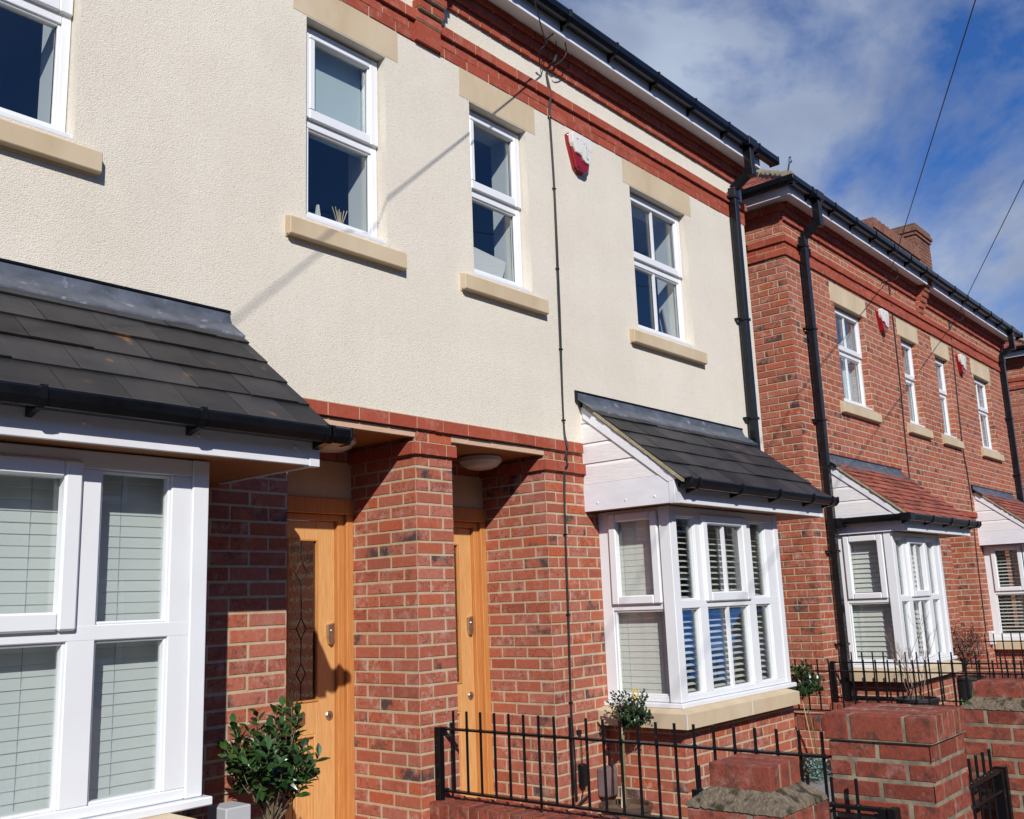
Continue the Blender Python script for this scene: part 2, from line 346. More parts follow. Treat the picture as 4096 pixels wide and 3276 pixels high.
def bricks(mb, axis, plane, sgn, u0, u1, z0, z1, anchor, par=0, holes=(), sq0=False, sq1=False, front=.003, course=.075, L=.225, zo=0.0, gp=.0063):
    k0 = int(math.floor((z0-zo)/course+1e-6)); k1 = int(math.ceil((z1-zo)/course-1e-6))
    mb.cm = 0
    for k in range(k0, k1):
        zb = max(k*course+zo+gp, z0); zt = min((k+1)*course+zo-gp, z1)
        if zt-zb < .015: continue
        ph = anchor+(.11 if (k+par) % 2 == 0 else .2225)*(L/.225)
        iv = [(u0, u1, sq0, sq1)]
        for (hx0, hx1, hz0, hz1) in holes:
            if min(hz1, zt)-max(hz0, zb) > .02:
                nv = []
                for (a, b_, s0, s1) in iv:
                    if hx1 <= a or hx0 >= b_: nv.append((a, b_, s0, s1)); continue
                    if hx0 > a: nv.append((a, hx0, s0, True))
                    if hx1 < b_: nv.append((hx1, b_, True, s1))
                iv = nv
        for (a, b_, s0, s1) in iv:
            n = math.floor((a-ph)/L)
            while ph+n*L < b_:
                q0 = ph+n*L+gp; q1 = ph+(n+1)*L-gp
                e0 = max(q0, a); e1 = min(q1, b_)
                if e1-e0 > .012:
                    one_brick(mb, axis, plane, sgn, e0, e1, zb, zt, front+random.uniform(-.0012, .0012), not (q0 < a and s0), not (q1 > b_ and s1))
                n += 1
def holed(mb, axis, plane, u0, u1, z0, z1, holes=()):
    us = sorted({u0, u1, *[h[0] for h in holes], *[h[1] for h in holes]}); us = [u for u in us if u0 <= u <= u1]
    zs = sorted({z0, z1, *[h[2] for h in holes], *[h[3] for h in holes]}); zs = [z for z in zs if z0 <= z <= z1]
    for i in range(len(us)-1):
        for j in range(len(zs)-1):
            cu = (us[i]+us[i+1])/2; cz = (zs[j]+zs[j+1])/2
            if any(h[0] < cu < h[1] and h[2] < cz < h[3] for h in holes): continue
            mb.poly([P3(axis, us[i], plane, zs[j]), P3(axis, us[i+1], plane, zs[j]), P3(axis, us[i+1], plane, zs[j+1]), P3(axis, us[i], plane, zs[j+1])])
def band(mb, axis, plane, sgn, u0, u1, zb, out, L=.225, anchor=0, sq0=False, sq1=False, h=.065, depth=.12):
    """one projecting course as solid bricks over a mortar core"""
    mb.cm = 1
    if axis == 'x': mb.box(u0+.002, u1-.002, min(plane, plane+sgn*out*.97), max(plane+.01, plane+sgn*out*.97), zb-.004, zb+h+.006)
    else: mb.box(min(plane, plane+sgn*out*.97), max(plane+.01, plane+sgn*out*.97), u0+.002, u1-.002, zb-.004, zb+h+.006)
    mb.cm = 0
    n = math.floor((u0-anchor)/L)
    while anchor+n*L < u1:
        a = max(anchor+n*L+.005, u0); b_ = min(anchor+(n+1)*L-.005, u1)
        if b_-a > .01:
            mb.cc = (random.random(), random.random(), random.random())
            o = out+.005+random.uniform(-.002, .002); jz = random.uniform(-.002, .002)
            ya, yb = sorted((plane+sgn*o, plane-sgn*.01))
            if axis == 'x': mb.box(a, b_, ya, yb, zb-.006+jz, zb+h)
            else: mb.box(ya, yb, a, b_, zb-.006+jz, zb+h)
            mb.cc = None
        n += 1

# ---------------------------------------------------------------- windows
def ring(mb, axis, d0, d1, u0, u1, z0, z1, t, tb=None):
    tb = tb or t
    def bx(a, b, c, d):
        if axis == 'x': mb.box(a, b, d0, d1, c, d)
        else: mb.box(d0, d1, a, b, c, d)
    bx(u0, u0+t, z0, z1); bx(u1-t, u1, z0, z1); bx(u0+t, u1-t, z0, z0+tb); bx(u0+t, u1-t, z1-t, z1)
def pane(parent, axis, d, u0, u1, z0, z1, m=None):
    mb = MB()
    if axis == 'x': mb.box(u0, u1, d, d+.006, z0, z1)
    else: mb.box(d, d+.006, u0, u1, z0, z1)
    p = mb.build('pane', m or M_glass, parent)
    gk = MB(); ring(gk, axis, d-.003, d-.0005, u0+.001, u1-.001, z0+.001, z1-.001, .0055); gk.build('gasket', M_cable, parent)
    return p
def room(house, x0, x1, z0, z1, y0, dep=2.2, grow=.5):
    mb = MB()
    X0, X1, Z0, Z1 = x0-grow, x1+grow, z0-.9, z1+.12
    Y1 = y0+dep
    # lining between window and room face
    mb.cm = 1
    mb.poly([(x0, y0, z0), (x0, y0+.17, z0), (x0, y0+.17, z1), (x0, y0, z1)]); mb.poly([(x1, y0, z0), (x1, y0+.17, z0), (x1, y0+.17, z1), (x1, y0, z1)])
    mb.poly([(x0, y0, z0), (x1, y0, z0), (x1, y0+.17, z0), (x0, y0+.17, z0)]); mb.poly([(x0, y0, z1), (x1, y0, z1), (x1, y0+.17, z1), (x0, y0+.17, z1)])
    mb.cm = 0
    a = y0+.17
    holed(mb, 'x', a, X0, X1, Z0, Z1, [(x0, x1, z0, z1)])
    for q in ([(X0, a, Z0), (X0, Y1, Z0), (X0, Y1, Z1), (X0, a, Z1)], [(X1, a, Z0), (X1, Y1, Z0), (X1, Y1, Z1), (X1, a, Z1)],
              [(X0, Y1, Z0), (X1, Y1, Z0), (X1, Y1, Z1), (X0, Y1, Z1)], [(X0, a, Z0), (X1, a, Z0), (X1, Y1, Z0), (X0, Y1, Z0)],
              [(X0, a, Z1), (X1, a, Z1), (X1, Y1, Z1), (X0, Y1, Z1)]): mb.poly(q)
    return mb.build('room', [M_room, M_reveal], house, recalc=False)
def upper_window(house, x0, x1, z0, z1, bars=False, curtain=None, brick=False):
    """casement in an opening of the wall face (y=0): frame at y=.07"""
    zo = z0-1.345; y = .082
    fr = MB()
    zt = 2.0+zo
    ring(fr, 'x', y, y+.06, x0+.004, x1-.004, z0+.03, z1-.012, .045, .05)
    fr.box(x0+.05, x1-.05, y+.001, y+.059, zt-.045, zt+.02)
    fr.box(x0-.0, x1+.0, y-.075, y+.02, z0+.004, z0+.029)       # projecting plastic cill
    # bead round the lower fixed light
    ring(fr, 'x', y+.012, y+.05, x0+.048, x1-.048, z0+.078, zt-.043, .014); fr.box(x0+.0485, x0+.085, y+.0015, y+.059, z0+.081, zt-.0455)
    o = fr.build('window', M_upvc, house, bevel=.003)
    sa = MB(); ring(sa, 'x', y-.022, y+.03, x0+.012, x1-.008, zt+.006, z1-.016, .062, .062); sa.box(x0+.0741, x0+.115, y-.0215, y+.029, zt+.0685, z1-.079)
    ring(sa, 'x', y-.010, y+.025, x0+.1145, x1-.069, zt+.067, z1-.073, .010)
    sa.build('sash', M_upvc, o, bevel=.006)
    pane(o, 'x', y+.03, x0+.06, x1-.06, z0+.08, zt-.045)
    pane(o, 'x', y+.015, x0+.075, x1-.075, zt+.07, z1-.076)
    if bars:
        b = MB(); xc = (x0+x1)/2
        b.box(xc-.011, xc+.011, y+.008, y+.028, z0+.09, zt-.055); b.box(xc-.011, xc+.011, y-.006, y+.013, zt+.075, z1-.08)
        b.build('glazing_bar', M_upvc, o)
    # stone sill and lintel
    s = MB(); pj = .055
    s.prism([(-pj, z0-.14), (-pj, z0-.04), (-pj+.012, z0-.034), (.07, z0-.001), (.07, z0-.15), (-.012, z0-.15), (-.014, z0-.138), (-.026, z0-.138), (-.028, z0-.147)], 'x', x0-.14, x1+.115)
    s.build('window_sill', M_stone, o, bevel=.004)
    l = MB(); l.box(x0-.10, x1+.11, -.006, .10, z1+.004, z1+.232); l.build('lintel', M_stone, o, bevel=.003)
    room(house, x0+.04, x1-.04, z0+.05, z1-.03, y+.062)
    if curtain == 'upper_half':
        c = MB(); c.box(x0+.05, x1-.05, y+.10, y+.104, zt-.04, z1-.03); c.build('upper_sheet', M_psheet, o)  # thin pale sheet behind the upper pane
    if curtain == 'net':
        c = MB(); n = 36
        for i in range(n):
            a0 = x0+.05+(x1-x0-.1)*i/n; a1 = x0+.05+(x1-x0-.1)*(i+1)/n
            q0 = y+.13+.012*math.sin(i*1.3); q1 = y+.13+.012*math.sin((i+1)*1.3)
            c.poly([(a0, q0, z0+.06), (a1, q1, z0+.06), (a1, q1, z1-.55), (a0, q0, z1-.55)])
        c.build('net_curtain', M_curtain, o, recalc=False)
    if curtain == 'side':
        c = MB(); n = 10
        for i in range(n):
            a0 = x1-.25+.2*i/n; a1 = x1-.25+.2*(i+1)/n
            q0 = y+.16+.02*math.sin(i*1.7); q1 = y+.16+.02*math.sin((i+1)*1.7)
            c.poly([(a0, q0, z0+.06), (a1, q1, z0+.06), (a1, q1, z1-.03), (a0, q0, z1-.03)])
        c.build('curtain', M_curtain, o, recalc=False)
    return o

def slat_blind(parent, axis, d, u0, u1, z0, z1, m, tilt=62, pitch=.045, wid=.05, name='venetian_blind', cords=(.35,)):
    mb = MB(); t = R(tilt); n = int((z1-z0-.02)/pitch)+1; pitch = (z1-z0-.03)/(n-1)
    for i in range(n):
        zc = z1-.02-i*pitch; a = t+R(random.uniform(-1.5, 1.5))
        dx = math.cos(a)*wid/2; dz = math.sin(a)*wid/2
        # room-side edge up, window-side edge down
        prof = [(d-dx, zc-dz), (d, zc+.003), (d+dx, zc+dz), (d+dx+.001, zc+dz-.002), (d, zc), (d-dx+.001, zc-dz-.002)]
        b = len(mb.v)
        for a_ in (u0, u1): mb.v += [P3(axis, a_, p[0], p[1]) for p in prof]
        for k in range(6):
            l = (k+1) % 6; mb.face([b+k, b+6+k, b+6+l, b+l])
        mb.face([b+k for k in range(6)]); mb.face([b+11-k for k in range(6)])
    mb.cm = 1
    for c in cords:
        u = u0+(u1-u0)*c
        for s in (-1, 1): mb.tube([P3(axis, u+.004*s, d+s*wid*.42*math.cos(t), z0), P3(axis, u+.004*s, d+s*wid*.42*math.cos(t), z1)], .0012, 4)
    return mb.build(name, [m, M_cord], parent)

# ---------------------------------------------------------------- bay window with lean-to roof
def gutter_prof(y0, y1, z0, z1):
    t = .006
    return [(y1, z1), (y1, z0+.012), (y1-.03 if y1 > y0 else y1+.03, z0), (y0+.028, z0), (y0+.004, z0+.028), (y0, z1-.012), (y0+.004, z1), (y0+t+.004, z1), (y0+t+.004, z0+.034), (y0+.032, z0+t), (y1-.034, z0+t), (y1-t, z0+.016), (y1-t, z1)]
def bay(house, X0, X1, rx0, rx1, dz=0, roofmat='slate', blind=None, cols=None, side_gutter=False, wall_y=0.0, front_skip=0, flash_x1=None):
    """X0..X1 window box, y 0..-.62; roof rx0..rx1"""
    Yf = -.62; z0 = -1.525+dz; z1 = -.20+dz; zt = -.88+dz
    # --- plinth
    p = MB(); pl = X0+.0; pr = X1-.0
    p.cm = 1; p.box(pl+.004, pr-.004, Yf+.004, wall_y-.001, -2.5, z0-.15); p.cm = 0
    bricks(p, 'x', Yf+.004, -1, pl, pr, -2.46, z0-.155, pl, 0, sq0=True, sq1=True)
    bricks(p, 'y', pl+.004, -1, Yf, wall_y, -2.46, z0-.155, Yf, 1, sq0=True)
    bricks(p, 'y', pr-.004, 1, Yf, wall_y, -2.46, z0-.155, Yf, 1, sq0=True)
    p.build('bay_plinth', [M_brick, M_mortar], house)
    # --- stone sill under the plastic cill, in three stones with joints
    s = MB(); c0, c1 = X0-.105, X1-.095+.015
    yb, yf = wall_y, Yf-.095
    zt_, zm, zl = z0-.035, z0-.06, z0-.155
    outer = [(c0, yb), (c0, yf+.0), (c1, yf), (c1, yb)]
    inner = [(c0+.07, yb), (c0+.07, yf+.07), (c1-.07, yf+.07), (c1-.07, yb)]
    for i in range(3):
        a, b_ = outer[i], outer[i+1]; ai, bi = inner[i], inner[i+1]
        s.poly([(*a, zl), (*b_, zl), (*b_, zm), (*a, zm)]); s.poly([(*a, zm), (*b_, zm), (*bi, zt_), (*ai, zt_)])
    s.poly([(*o_, zl) for o_ in outer]); s.poly([(*o_, zt_) for o_ in inner])
    s.cm = 1
    xm = (X0+X1)/2-.03
    s.box(xm-.003, xm+.003, yf-.0015, yf+.05, zl, zm+.001)
    s.box(c0-.0015, c0+.004, yf-.0015, yf+.004, zl, zm)
    s.build('stone_sill', [M_stone, M_white], house, recalc=False)
    # --- plastic cill
    c = MB(); c.box(X0-.03, X1+.03, Yf-.03, wall_y, z0-.035, z0-.002); c.build('bay_cill', M_upvc, house, bevel=.005)
    # --- frame
    f = MB(); d = .06
    f.box(X0, X0+.09, Yf, Yf+.09, z0, z1); f.box(X1-.075, X1, Yf, Yf+.075, z0, z1)      # corner posts
    f.box(X0+.02, X0+d+.02, wall_y-.095, wall_y-.001, z0, z1)
    f.box(X0+.02, X0+.07, Yf+.09, wall_y-.095, z0, z0+.04); f.box(X0+.02, X0+.07, Yf+.09, wall_y-.095, z1-.05, z1); f.box(X0+.02, X0+.07, Yf+.09, wall_y-.095, zt-.03, zt+.03)
    f.box(X1-.07, X1-.02, Yf+.075, wall_y-.001, z0, z0+.04); f.box(X1-.07, X1-.02, Yf+.075, wall_y-.001, z1-.05, z1); f.box(X1-.07, X1-.02, Yf+.075, wall_y-.001, zt-.03, zt+.03); f.box(X1-.07, X1-.02, wall_y-.1, wall_y-.001, z0, z1)
    yf0, yf1 = Yf+.008, Yf+.07
    f.box(X0+.09, X1-.075, yf0, yf1, z0, z0+.04); f.box(X0+.09, X1-.075, yf0, yf1, z1-.07, z1); f.box(X0+.09, X1-.075, yf0, yf1, zt-.028, zt+.03)
    # columns: list of (g0,g1,sash?,bar?)
    prev = X0+.09
    for (g0, g1, sash, bar) in cols:
        f.box(prev, g0-.0, yf0+.001, yf1, z0+.04, z1-.07) if g0-prev > .005 else None
        prev = g1
    if X1-.075-prev > .005: f.box(prev, X1-.075, yf0+.001, yf1, z0+.04, z1-.07)
    for (g0, g1, sash, bar) in cols:
        ring(f, 'x', yf0+.012, yf1-.01, g0-.002, g1+.002, z0+.038, zt-.027, .012)
        if not sash: ring(f, 'x', yf0+.012, yf1-.01, g0-.002, g1+.002, zt+.029, z1-.069, .012)
    ring(f, 'y', X0+.03, X0+.06, Yf+.088, wall_y-.097, z0+.038, zt-.029, .014)
    o = f.build('bay_window', M_upvc, house, bevel=.004)
    # side sash + front sashes
    sa = MB(); ring(sa, 'y', X0-.004, X0+.05, Yf+.105, wall_y-.10, zt+.012, z1-.02, .062); sa.build('side_sash', M_upvc, o, bevel=.008)
    pane(o, 'y', X0+.04, Yf+.15, wall_y-.155, zt+.06, z1-.075); pane(o, 'y', X0+.045, Yf+.09, wall_y-.095, z0+.04, zt-.03)
    for (g0, g1, sash, bar) in cols:
        if sash:
            sb = MB(); ring(sb, 'x', yf0-.022, yf0+.035, g0-.03, g1+.025, zt+.012, z1-.045, .068); sb.build('sash', M_upvc, o, bevel=.008)
            pane(o, 'x', yf0+.025, g0+.03, g1-.035, zt+.07, z1-.10)
        else: pane(o, 'x', yf0+.035, g0, g1, zt+.03, z1-.07)
        pane(o, 'x', yf0+.035, g0, g1, z0+.04, zt-.028)
        if bar:
            xc = (g0+g1)/2; b = MB(); b.box(xc-.013, xc+.013, yf0+.01, yf0+.034, z0+.04, zt-.028)
            b.box(xc-.013, xc+.013, yf0+.002, yf0+.024, zt+.07, z1-.10); b.build('glazing_bar', M_upvc, o)
    # --- room behind
    r = MB(); zr0, zr1 = -2.3, z1+.0
    A = [(X0+.12, Yf+.2), (X0+.12, .15), (X0-.3, .15), (X0-.3, 3.0), (X1+.3, 3.0), (X1+.3, .15), (X1-.12, .15)]
    for i in range(1, len(A)-1):
        r.poly([(*A[i], zr0), (*A[i+1], zr0), (*A[i+1], zr1), (*A[i], zr1)])
    r.poly([(X0-.3, Yf+.09, zr0), (X1+.3, Yf+.09, zr0), (X1+.3, 3, zr0), (X0-.3, 3, zr0)])
    r.poly([(X0+.05, Yf+.05, zr1-.001), (X1-.05, Yf+.05, zr1-.001), (X1-.05, .15, zr1-.001), (X0+.05, .15, zr1-.001)])
    r.poly([(X0-.3, .15, zr1-.001), (X1+.3, .15, zr1-.001), (X1+.3, 3, zr1-.001), (X0-.3, 3, zr1-.001)])
    r.cm = 1
    r.box(X0+.1, X1-.1, Yf+.12, .15, z0-.03, z0+.03)
    r.build('room', [M_room, M_reveal], house, recalc=False)
    # --- blinds
    bm_, tf, ts, pitch = blind
    for i, (g0, g1, sash, bar) in enumerate(cols):
        e0 = g0-.055 if i == 0 else g0-.04; e1 = g1+.04
        slat_blind(o, 'x', yf1+.06, max(e0, X0+.10), min(e1, X1-.09), z0+.045, z1-.01, bm_, tf, pitch, cords=(.5,) if g1-g0 < .4 else (.2, .8))
    slat_blind(o, 'y', X0+.115, Yf+.10, wall_y-.05, z0+.045, z1-.01, bm_, ts, pitch, cords=(.2, .8))
    pane(o, 'y', X1-.05, Yf+.08, wall_y-.1, zt+.03, z1-.06); pane(o, 'y', X1-.05, Yf+.08, wall_y-.1, z0+.04, zt-.03)
    slat_blind(o, 'y', X1-.115, Yf+.10, wall_y-.05, z0+.045, z1-.01, bm_, 60, pitch, cords=(.2, .8))
    # --- roof
    sl = .815; zw = .627+dz          # z at wall; roof line z = zw + sl*y
    ye = -.83; zr = lambda y: zw+sl*y
    rf = MB()
    rf.prism([(wall_y, zr(0)-.012), (wall_y, zr(0)-.05), (ye+.03, zr(ye+.03)-.05), (ye+.03, zr(ye+.03)-.012)], 'x', rx0+.015, rx1-.015)
    ln = math.hypot(1, sl); uy, uz = -1/ln, -sl/ln; ny, nz = -sl/ln, 1/ln     # down-slope, normal
    tot = -ye*ln
    if roofmat == 'slate': g, wd, th = .206, .25, .009
    else: g, wd, th = .10, .165, .012
    row = 0; sbot = tot
    while sbot > .16:
        stop = max(sbot-g*1.9, .02)
        x = rx0-(wd/2 if row % 2 else 0)
        while x < rx1-.01:
            a0, a1 = max(x+.0015, rx0), min(x+wd-.0015, rx1)
            x += wd
            if a1-a0 < .02: continue
            jl = random.uniform(-.006, .006); jt = random.uniform(-.002, .0045)
            h0, h1 = .002, .002+th*2+jt
            rf.cc = (random.random(), .5, .5); b = len(rf.v)
            for (xx, q) in ((a0, jl), (a1, jl+random.uniform(-.002, .002))):
                for (s_, h) in ((stop, h0), (stop, h0-.001), (sbot+q, h1-th), (sbot+q, h1)):
                    rf.v.append((xx, uy*s_+ny*h, zw+uz*s_+nz*h))
            for q in ((0,4,7,3), (1,2,6,5), (2,3,7,6), (0,3,2,1), (4,5,6,7)): rf.face([b+i for i in q])
        row += 1; sbot -= g
    rf.cc = None
    ro = rf.build('bay_roof', M_slate if roofmat == 'slate' else M_tile, house)
    # verge mortar and lead
    for xv in (rx0, rx1-.03):
        n = 26; vg = MB()
        for i in range(n):
            s0 = .06+(tot-.06)*i/n; s1 = .06+(tot-.06)*(i+1)/n+.004; jt = random.uniform(-.004, .004)
            vg.prism([(uy*s0+ny*.0, zw+uz*s0-.016), (uy*s1, zw+uz*s1-.016), (uy*s1+ny*(.006), zw+uz*s1+nz*.006), (uy*s0+ny*.006, zw+uz*s0+nz*.006)], 'x', xv-.012-jt if xv == rx0 else xv+.02, xv+.02 if xv == rx0 else xv+.034+jt)
        vg.build('verge_mortar', M_verge, ro)
    fl = MB(); fx0, fx1 = rx0-.05, flash_x1 or rx1+.01; n = 30
    for i in range(n):
        a0 = fx0+(fx1-fx0)*i/n; a1 = fx0+(fx1-fx0)*(i+1)/n
        w0 = .004*noise.noise((a0*3, 0, 0)); w1 = .004*noise.noise((a1*3, 0, 0))
        pr = lambda a, ww: [(a, -.008, zw+.062), (a, -.014+ww, zw+.03), (a, -.03+ww, zw-.005), (a, -.145+ww, zr(-.145)+.028), (a, -.15+ww, zr(-.15)+.018)]
        p0, p1 = pr(a0, w0), pr(a1, w1)
        for k in range(4): fl.poly([p0[k], p1[k], p1[k+1], p0[k+1]])
    fl.cm = 1; fl.box(fx0, fx1, -.016, -.001, zw+.058, zw+.068)
    fl.box(fx0, fx0+.006, -.03, -.002, zw-.02, zw+.06)
    fl.build('lead_flashing', [M_lead, M_black], ro, recalc=False)
    # --- gable-end cladding, fascia, soffit
    zf0, zf1 = -.20+dz, 0.0+dz; yF = -.74
    for (xc, sg) in ((rx0+.03, -1), (rx1-.03, 1)):
        cl = MB(); b0 = zf1+.0; k = 0
        while b0 < zw-.06:
            b1 = min(b0+.1505, zw-.03)
            y_at = lambda z: max(min((z-(zw-.02))/sl, -.001), yF+.0)
            xo, xi = xc+sg*.016, xc+sg*.006
            pts = [(wall_y, b0), (y_at(b0+.0), b0), (y_at(b1), b1), (wall_y, b1)]
            m_ = .028
            # weatherboard: bottom edge proud, top edge tucked in
            cl.poly([(xo, p[0], p[1]) for p in [(wall_y, b0), (y_at(b0), b0), (y_at(b1-m_), b1-m_), (wall_y, b1-m_)]])
            cl.poly([(xo, wall_y, b1-m_), (xo, y_at(b1-m_), b1-m_), (xi, y_at(b1), b1), (xi, wall_y, b1)])
            cl.poly([(xo, wall_y, b0), (xo, y_at(b0), b0), (xi-sg*.01, y_at(b0), b0), (xi-sg*.01, wall_y, b0)])
            b0 += .1505; k += 1
        cl.poly([(xc, wall_y, zf1-.01), (xc, yF, zf1-.01), (xc, wall_y, zw)])
        cl.build('gable_cladding', M_clad, house, recalc=False)
    bb = MB()                                                  # barge board under the verge
    bb.prism([(-.03, zr(-.03)-.03), (ye+.05, zr(ye+.05)-.03), (ye+.05, zr(ye+.05)-.036), (ye+.115, zr(ye+.05)-.045), (-.03, zr(-.03)-.115)], 'x', rx0+.002, rx0+.02)
    bb.build('barge_board', M_white, house)
    fa = MB()
    fa.box(rx0+.008, rx0+.028, yF+.022, wall_y-.0, zf0, zf1-.003)
    fa.box(rx1-.028, rx1-.008, yF+.022, wall_y-.0, zf0, zf1-.003)
    fa.box(rx0+.06, rx1-.06, yF-.02, yF, zf0, zf1+.02)
    fa.box(rx0+.004, rx0+.0595, yF-.024, yF+.021, zf0-.004, zf1+.0); fa.box(rx1-.0595, rx1-.004, yF-.024, yF+.021, zf0-.004, zf1)
    fo = fa.build('fascia', M_white, house, bevel=.002)
    spots = []; x = rx0+.2
    while x < rx1-.05: spots.append((x, None)); x += .47
    for yy in (-.12, -.36, -.6): spots.append((None, yy))
    for (sx, sy) in spots:
        sc = MB(); sc.lathe([(.009, 0), (.008, .003), (.003, .005)], (0, 0, 0), 10)
        if sy is None: sc.v = [(sx+v[0], yF-.02-v[2], zf0+.075+v[1]) for v in sc.v]
        else: sc.v = [(rx0+.008-v[2], sy+v[0], zf0+.055+v[1]) for v in sc.v]
        sc.build('screw_cap', M_white, fo)
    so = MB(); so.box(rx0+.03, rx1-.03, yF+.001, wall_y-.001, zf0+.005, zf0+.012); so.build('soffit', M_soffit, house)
    gt = MB()
    gy0, gy1 = -.872, -.765; gz0, gz1 = -.105+dz, -.035+dz
    g0x, g1x = rx0+.06, rx1+.09
    if side_gutter: g0x = rx0-.10
    gt.prism(gutter_prof(gy0, gy1, gz0, gz1), 'x', g0x, g1x)
    for xe in (g0x-.006, g1x-.006):
        gt.prism([(gy1, gz1+.004), (gy1, gz0+.010), (gy1-.03, gz0-.004), (gy0+.026, gz0-.004), (gy0-.004, gz0+.026), (gy0-.004, gz1+.004)], 'x', xe, xe+.014)
    if side_gutter:
        gx1 = rx0-.005; gx0 = gx1-.1
        gt.prism([(x_, z_) for x_, z_ in gutter_prof(gx0, gx1, gz0, gz1)], 'y', gy0+.02, wall_y-.02)
        gt.box(gx0-.006, gx1+.01, gy0-.008, gy0+.10, gz0-.004, gz1+.002)
        gt.box(gx0-.01, gx1+.01, wall_y-.17, wall_y-.03, gz0-.02, gz1+.004)
    go = gt.build('gutter', M_black, house, bevel=.003)
    x = g0x+.10
    xs = []
    while x < g1x-.05: xs.append(x); x += .62
    xs.append(g1x-.12)
    for x in xs:
        br = MB(); br.prism([(gy1+.02, gz1-.005), (gy1+.02, gz0-.03), (gy1-.03, gz0-.014), (gy0+.024, gz0-.006), (gy0-.006, gz0+.024), (gy0-.006, gz1-.006), (gy0-.004, gz1+.003), (gy0+.010, gz1+.003), (gy0+.010, gz1-.02)], 'x', x, x+.024)
        br.build('gutter_bracket', M_black, go)
    return o

# ---------------------------------------------------------------- house shells
ZG = -2.45
def eaves(house, x0, x1, dz, end_r=False, end_l=False, gut_x1=None, gut_x0=None, dpx=None):
    """corbelled courses, soffit, fascia, gutter along y=0"""
    cb = MB()
    for i, (zb, o_, L_) in enumerate(((3.232, .025, .1125), (3.307, .05, .225), (3.382, .075, .225))):
        if i == 2 and False: pass
        band(cb, 'x', 0, -1, x0, x1+(o_ if end_r else 0), zb+dz, o_, L_, anchor=.694 if i == 0 else .803)
    cb.build('eaves_corbel', [M_band, M_mortar], house)
    e0 = x0; e1 = x1+(.07 if end_r else 0)
    so = MB(); so.box(e0, e1, -.185, -.0, 3.425+dz, 3.435+dz)
    so.build('soffit', M_white, house)
    fa = MB(); fa.box(e0, e1+.0, -.205, -.187, 3.405+dz, 3.60+dz)
    if end_r: fa.box(e1-.02, e1, -.186, .3, 3.40+dz, 3.60+dz)
    fa.build('fascia', M_white, house, bevel=.002)
    g0, g1 = gut_x0 if gut_x0 is not None else x0, gut_x1 or e1+.1
    gt = MB(); gt.prism(gutter_prof(-.312, -.207, 3.49+dz, 3.575+dz), 'x', g0, g1)
    gt.box(g1-.004, g1+.008, -.316, -.205, 3.488+dz, 3.578+dz)
    x = 1.05
    go = gt.build('gutter', M_black, house, bevel=.003)
    x = math.ceil(x0/.62)*.62+.17
    while x < g1-.05:
        br = MB(); br.prism([(-.205, 3.57+dz), (-.205, 3.44+dz), (-.23, 3.462+dz), (-.285, 3.482+dz), (-.318, 3.515+dz), (-.317, 3.57+dz), (-.316, 3.578+dz), (-.302, 3.578+dz), (-.302, 3.55+dz)], 'x', x, x+.022); x += .62
        br.build('gutter_bracket', M_black, go)
def roof_main(house, x0, x1, dz, m):
    rf = MB(); zE = 3.56+dz
    def P(x, y, h=0): return (x, y, zE+.70*(y+.24)+h)
    y = -.24; row = 0
    while y < 3.4:
        x = x0-(.13 if row % 2 else 0)
        while x < x1:
            a0, a1 = max(x+.002, x0), min(x+.258, x1); x += .26
            if a1-a0 < .02: continue
            j = random.uniform(0, .004); rf.cc = (random.random(), .5, .5)
            rf.poly([P(a0, y, .03+j), P(a1, y, .03+j), P(a1, y+.24, .012), P(a0, y+.24, .012)])
            rf.poly([P(a0, y, .015), P(a1, y, .015), P(a1, y, .03+j), P(a0, y, .03+j)])
        y += .2; row += 1
    rf.poly([P(x0, -.24), P(x1, -.24), P(x1, 3.5), P(x0, 3.5)])
    rf.poly([P(x0, 3.5), P(x1, 3.5), (x1, 7.2, zE), (x0, 7.2, zE)])
    return rf.build('roof', m, house, recalc=False)
def downpipe(house, x, z0, z1, dz=0, w_=.10, offset_top=True, brk=(1.6, .6), y=-.06):
    d = MB(); h = w_/2
    d.box(x-h, x+h, y-h, y+h-.012, z0, z1)
    d.box(x-h-.006, x+h+.006, y-h-.006, y+h-.006, z1-.09, z1+.02)
    # swan neck up to the gutter outlet, shifted to the right
    top = 3.50+dz; x2 = x+.02
    for (a, b_, r_) in (((x, y-.005, z1+.01), (x2+.0, -.255, z1+.145), h*.98), ):
        a = Vector(a); b_ = Vector(b_); dd = (b_-a).normalized(); s_ = Vector((1, 0, 0)); n_ = s_.cross(dd).normalized()
        bs = len(d.v)
        for p in (a, b_):
            for (i, j) in ((-1, -1), (1, -1), (1, 1), (-1, 1)): d.v.append(tuple(p+s_*i*r_+n_*j*r_))
        for q in ((0,1,5,4), (1,2,6,5), (2,3,7,6), (3,0,4,7), (0,3,2,1), (4,5,6,7)): d.face([bs+i for i in q])
    d.box(x2-h-.005, x2+h+.005, -.255-h-.005, -.255+h+.005, z1+.09, z1+.18)
    d.box(x2-h, x2+h, -.255-h, -.255+h, z1+.12, top)
    d.box(x2-h-.05, x2+h+.05, -.318, -.2, top-.01, top+.08)
    o = d.build('downpipe', M_black, house, bevel=.005)
    for z in brk:
        b = MB(); b.box(x-h-.012, x+h+.012, y-h-.009, y+h-.004, z-.013, z+.013)
        b.box(x-h-.05, x-h-.0119, y+h-.03, -.0, z-.012, z+.010)
        b.build('pipe_bracket', M_black, o, bevel=.002)
    return o

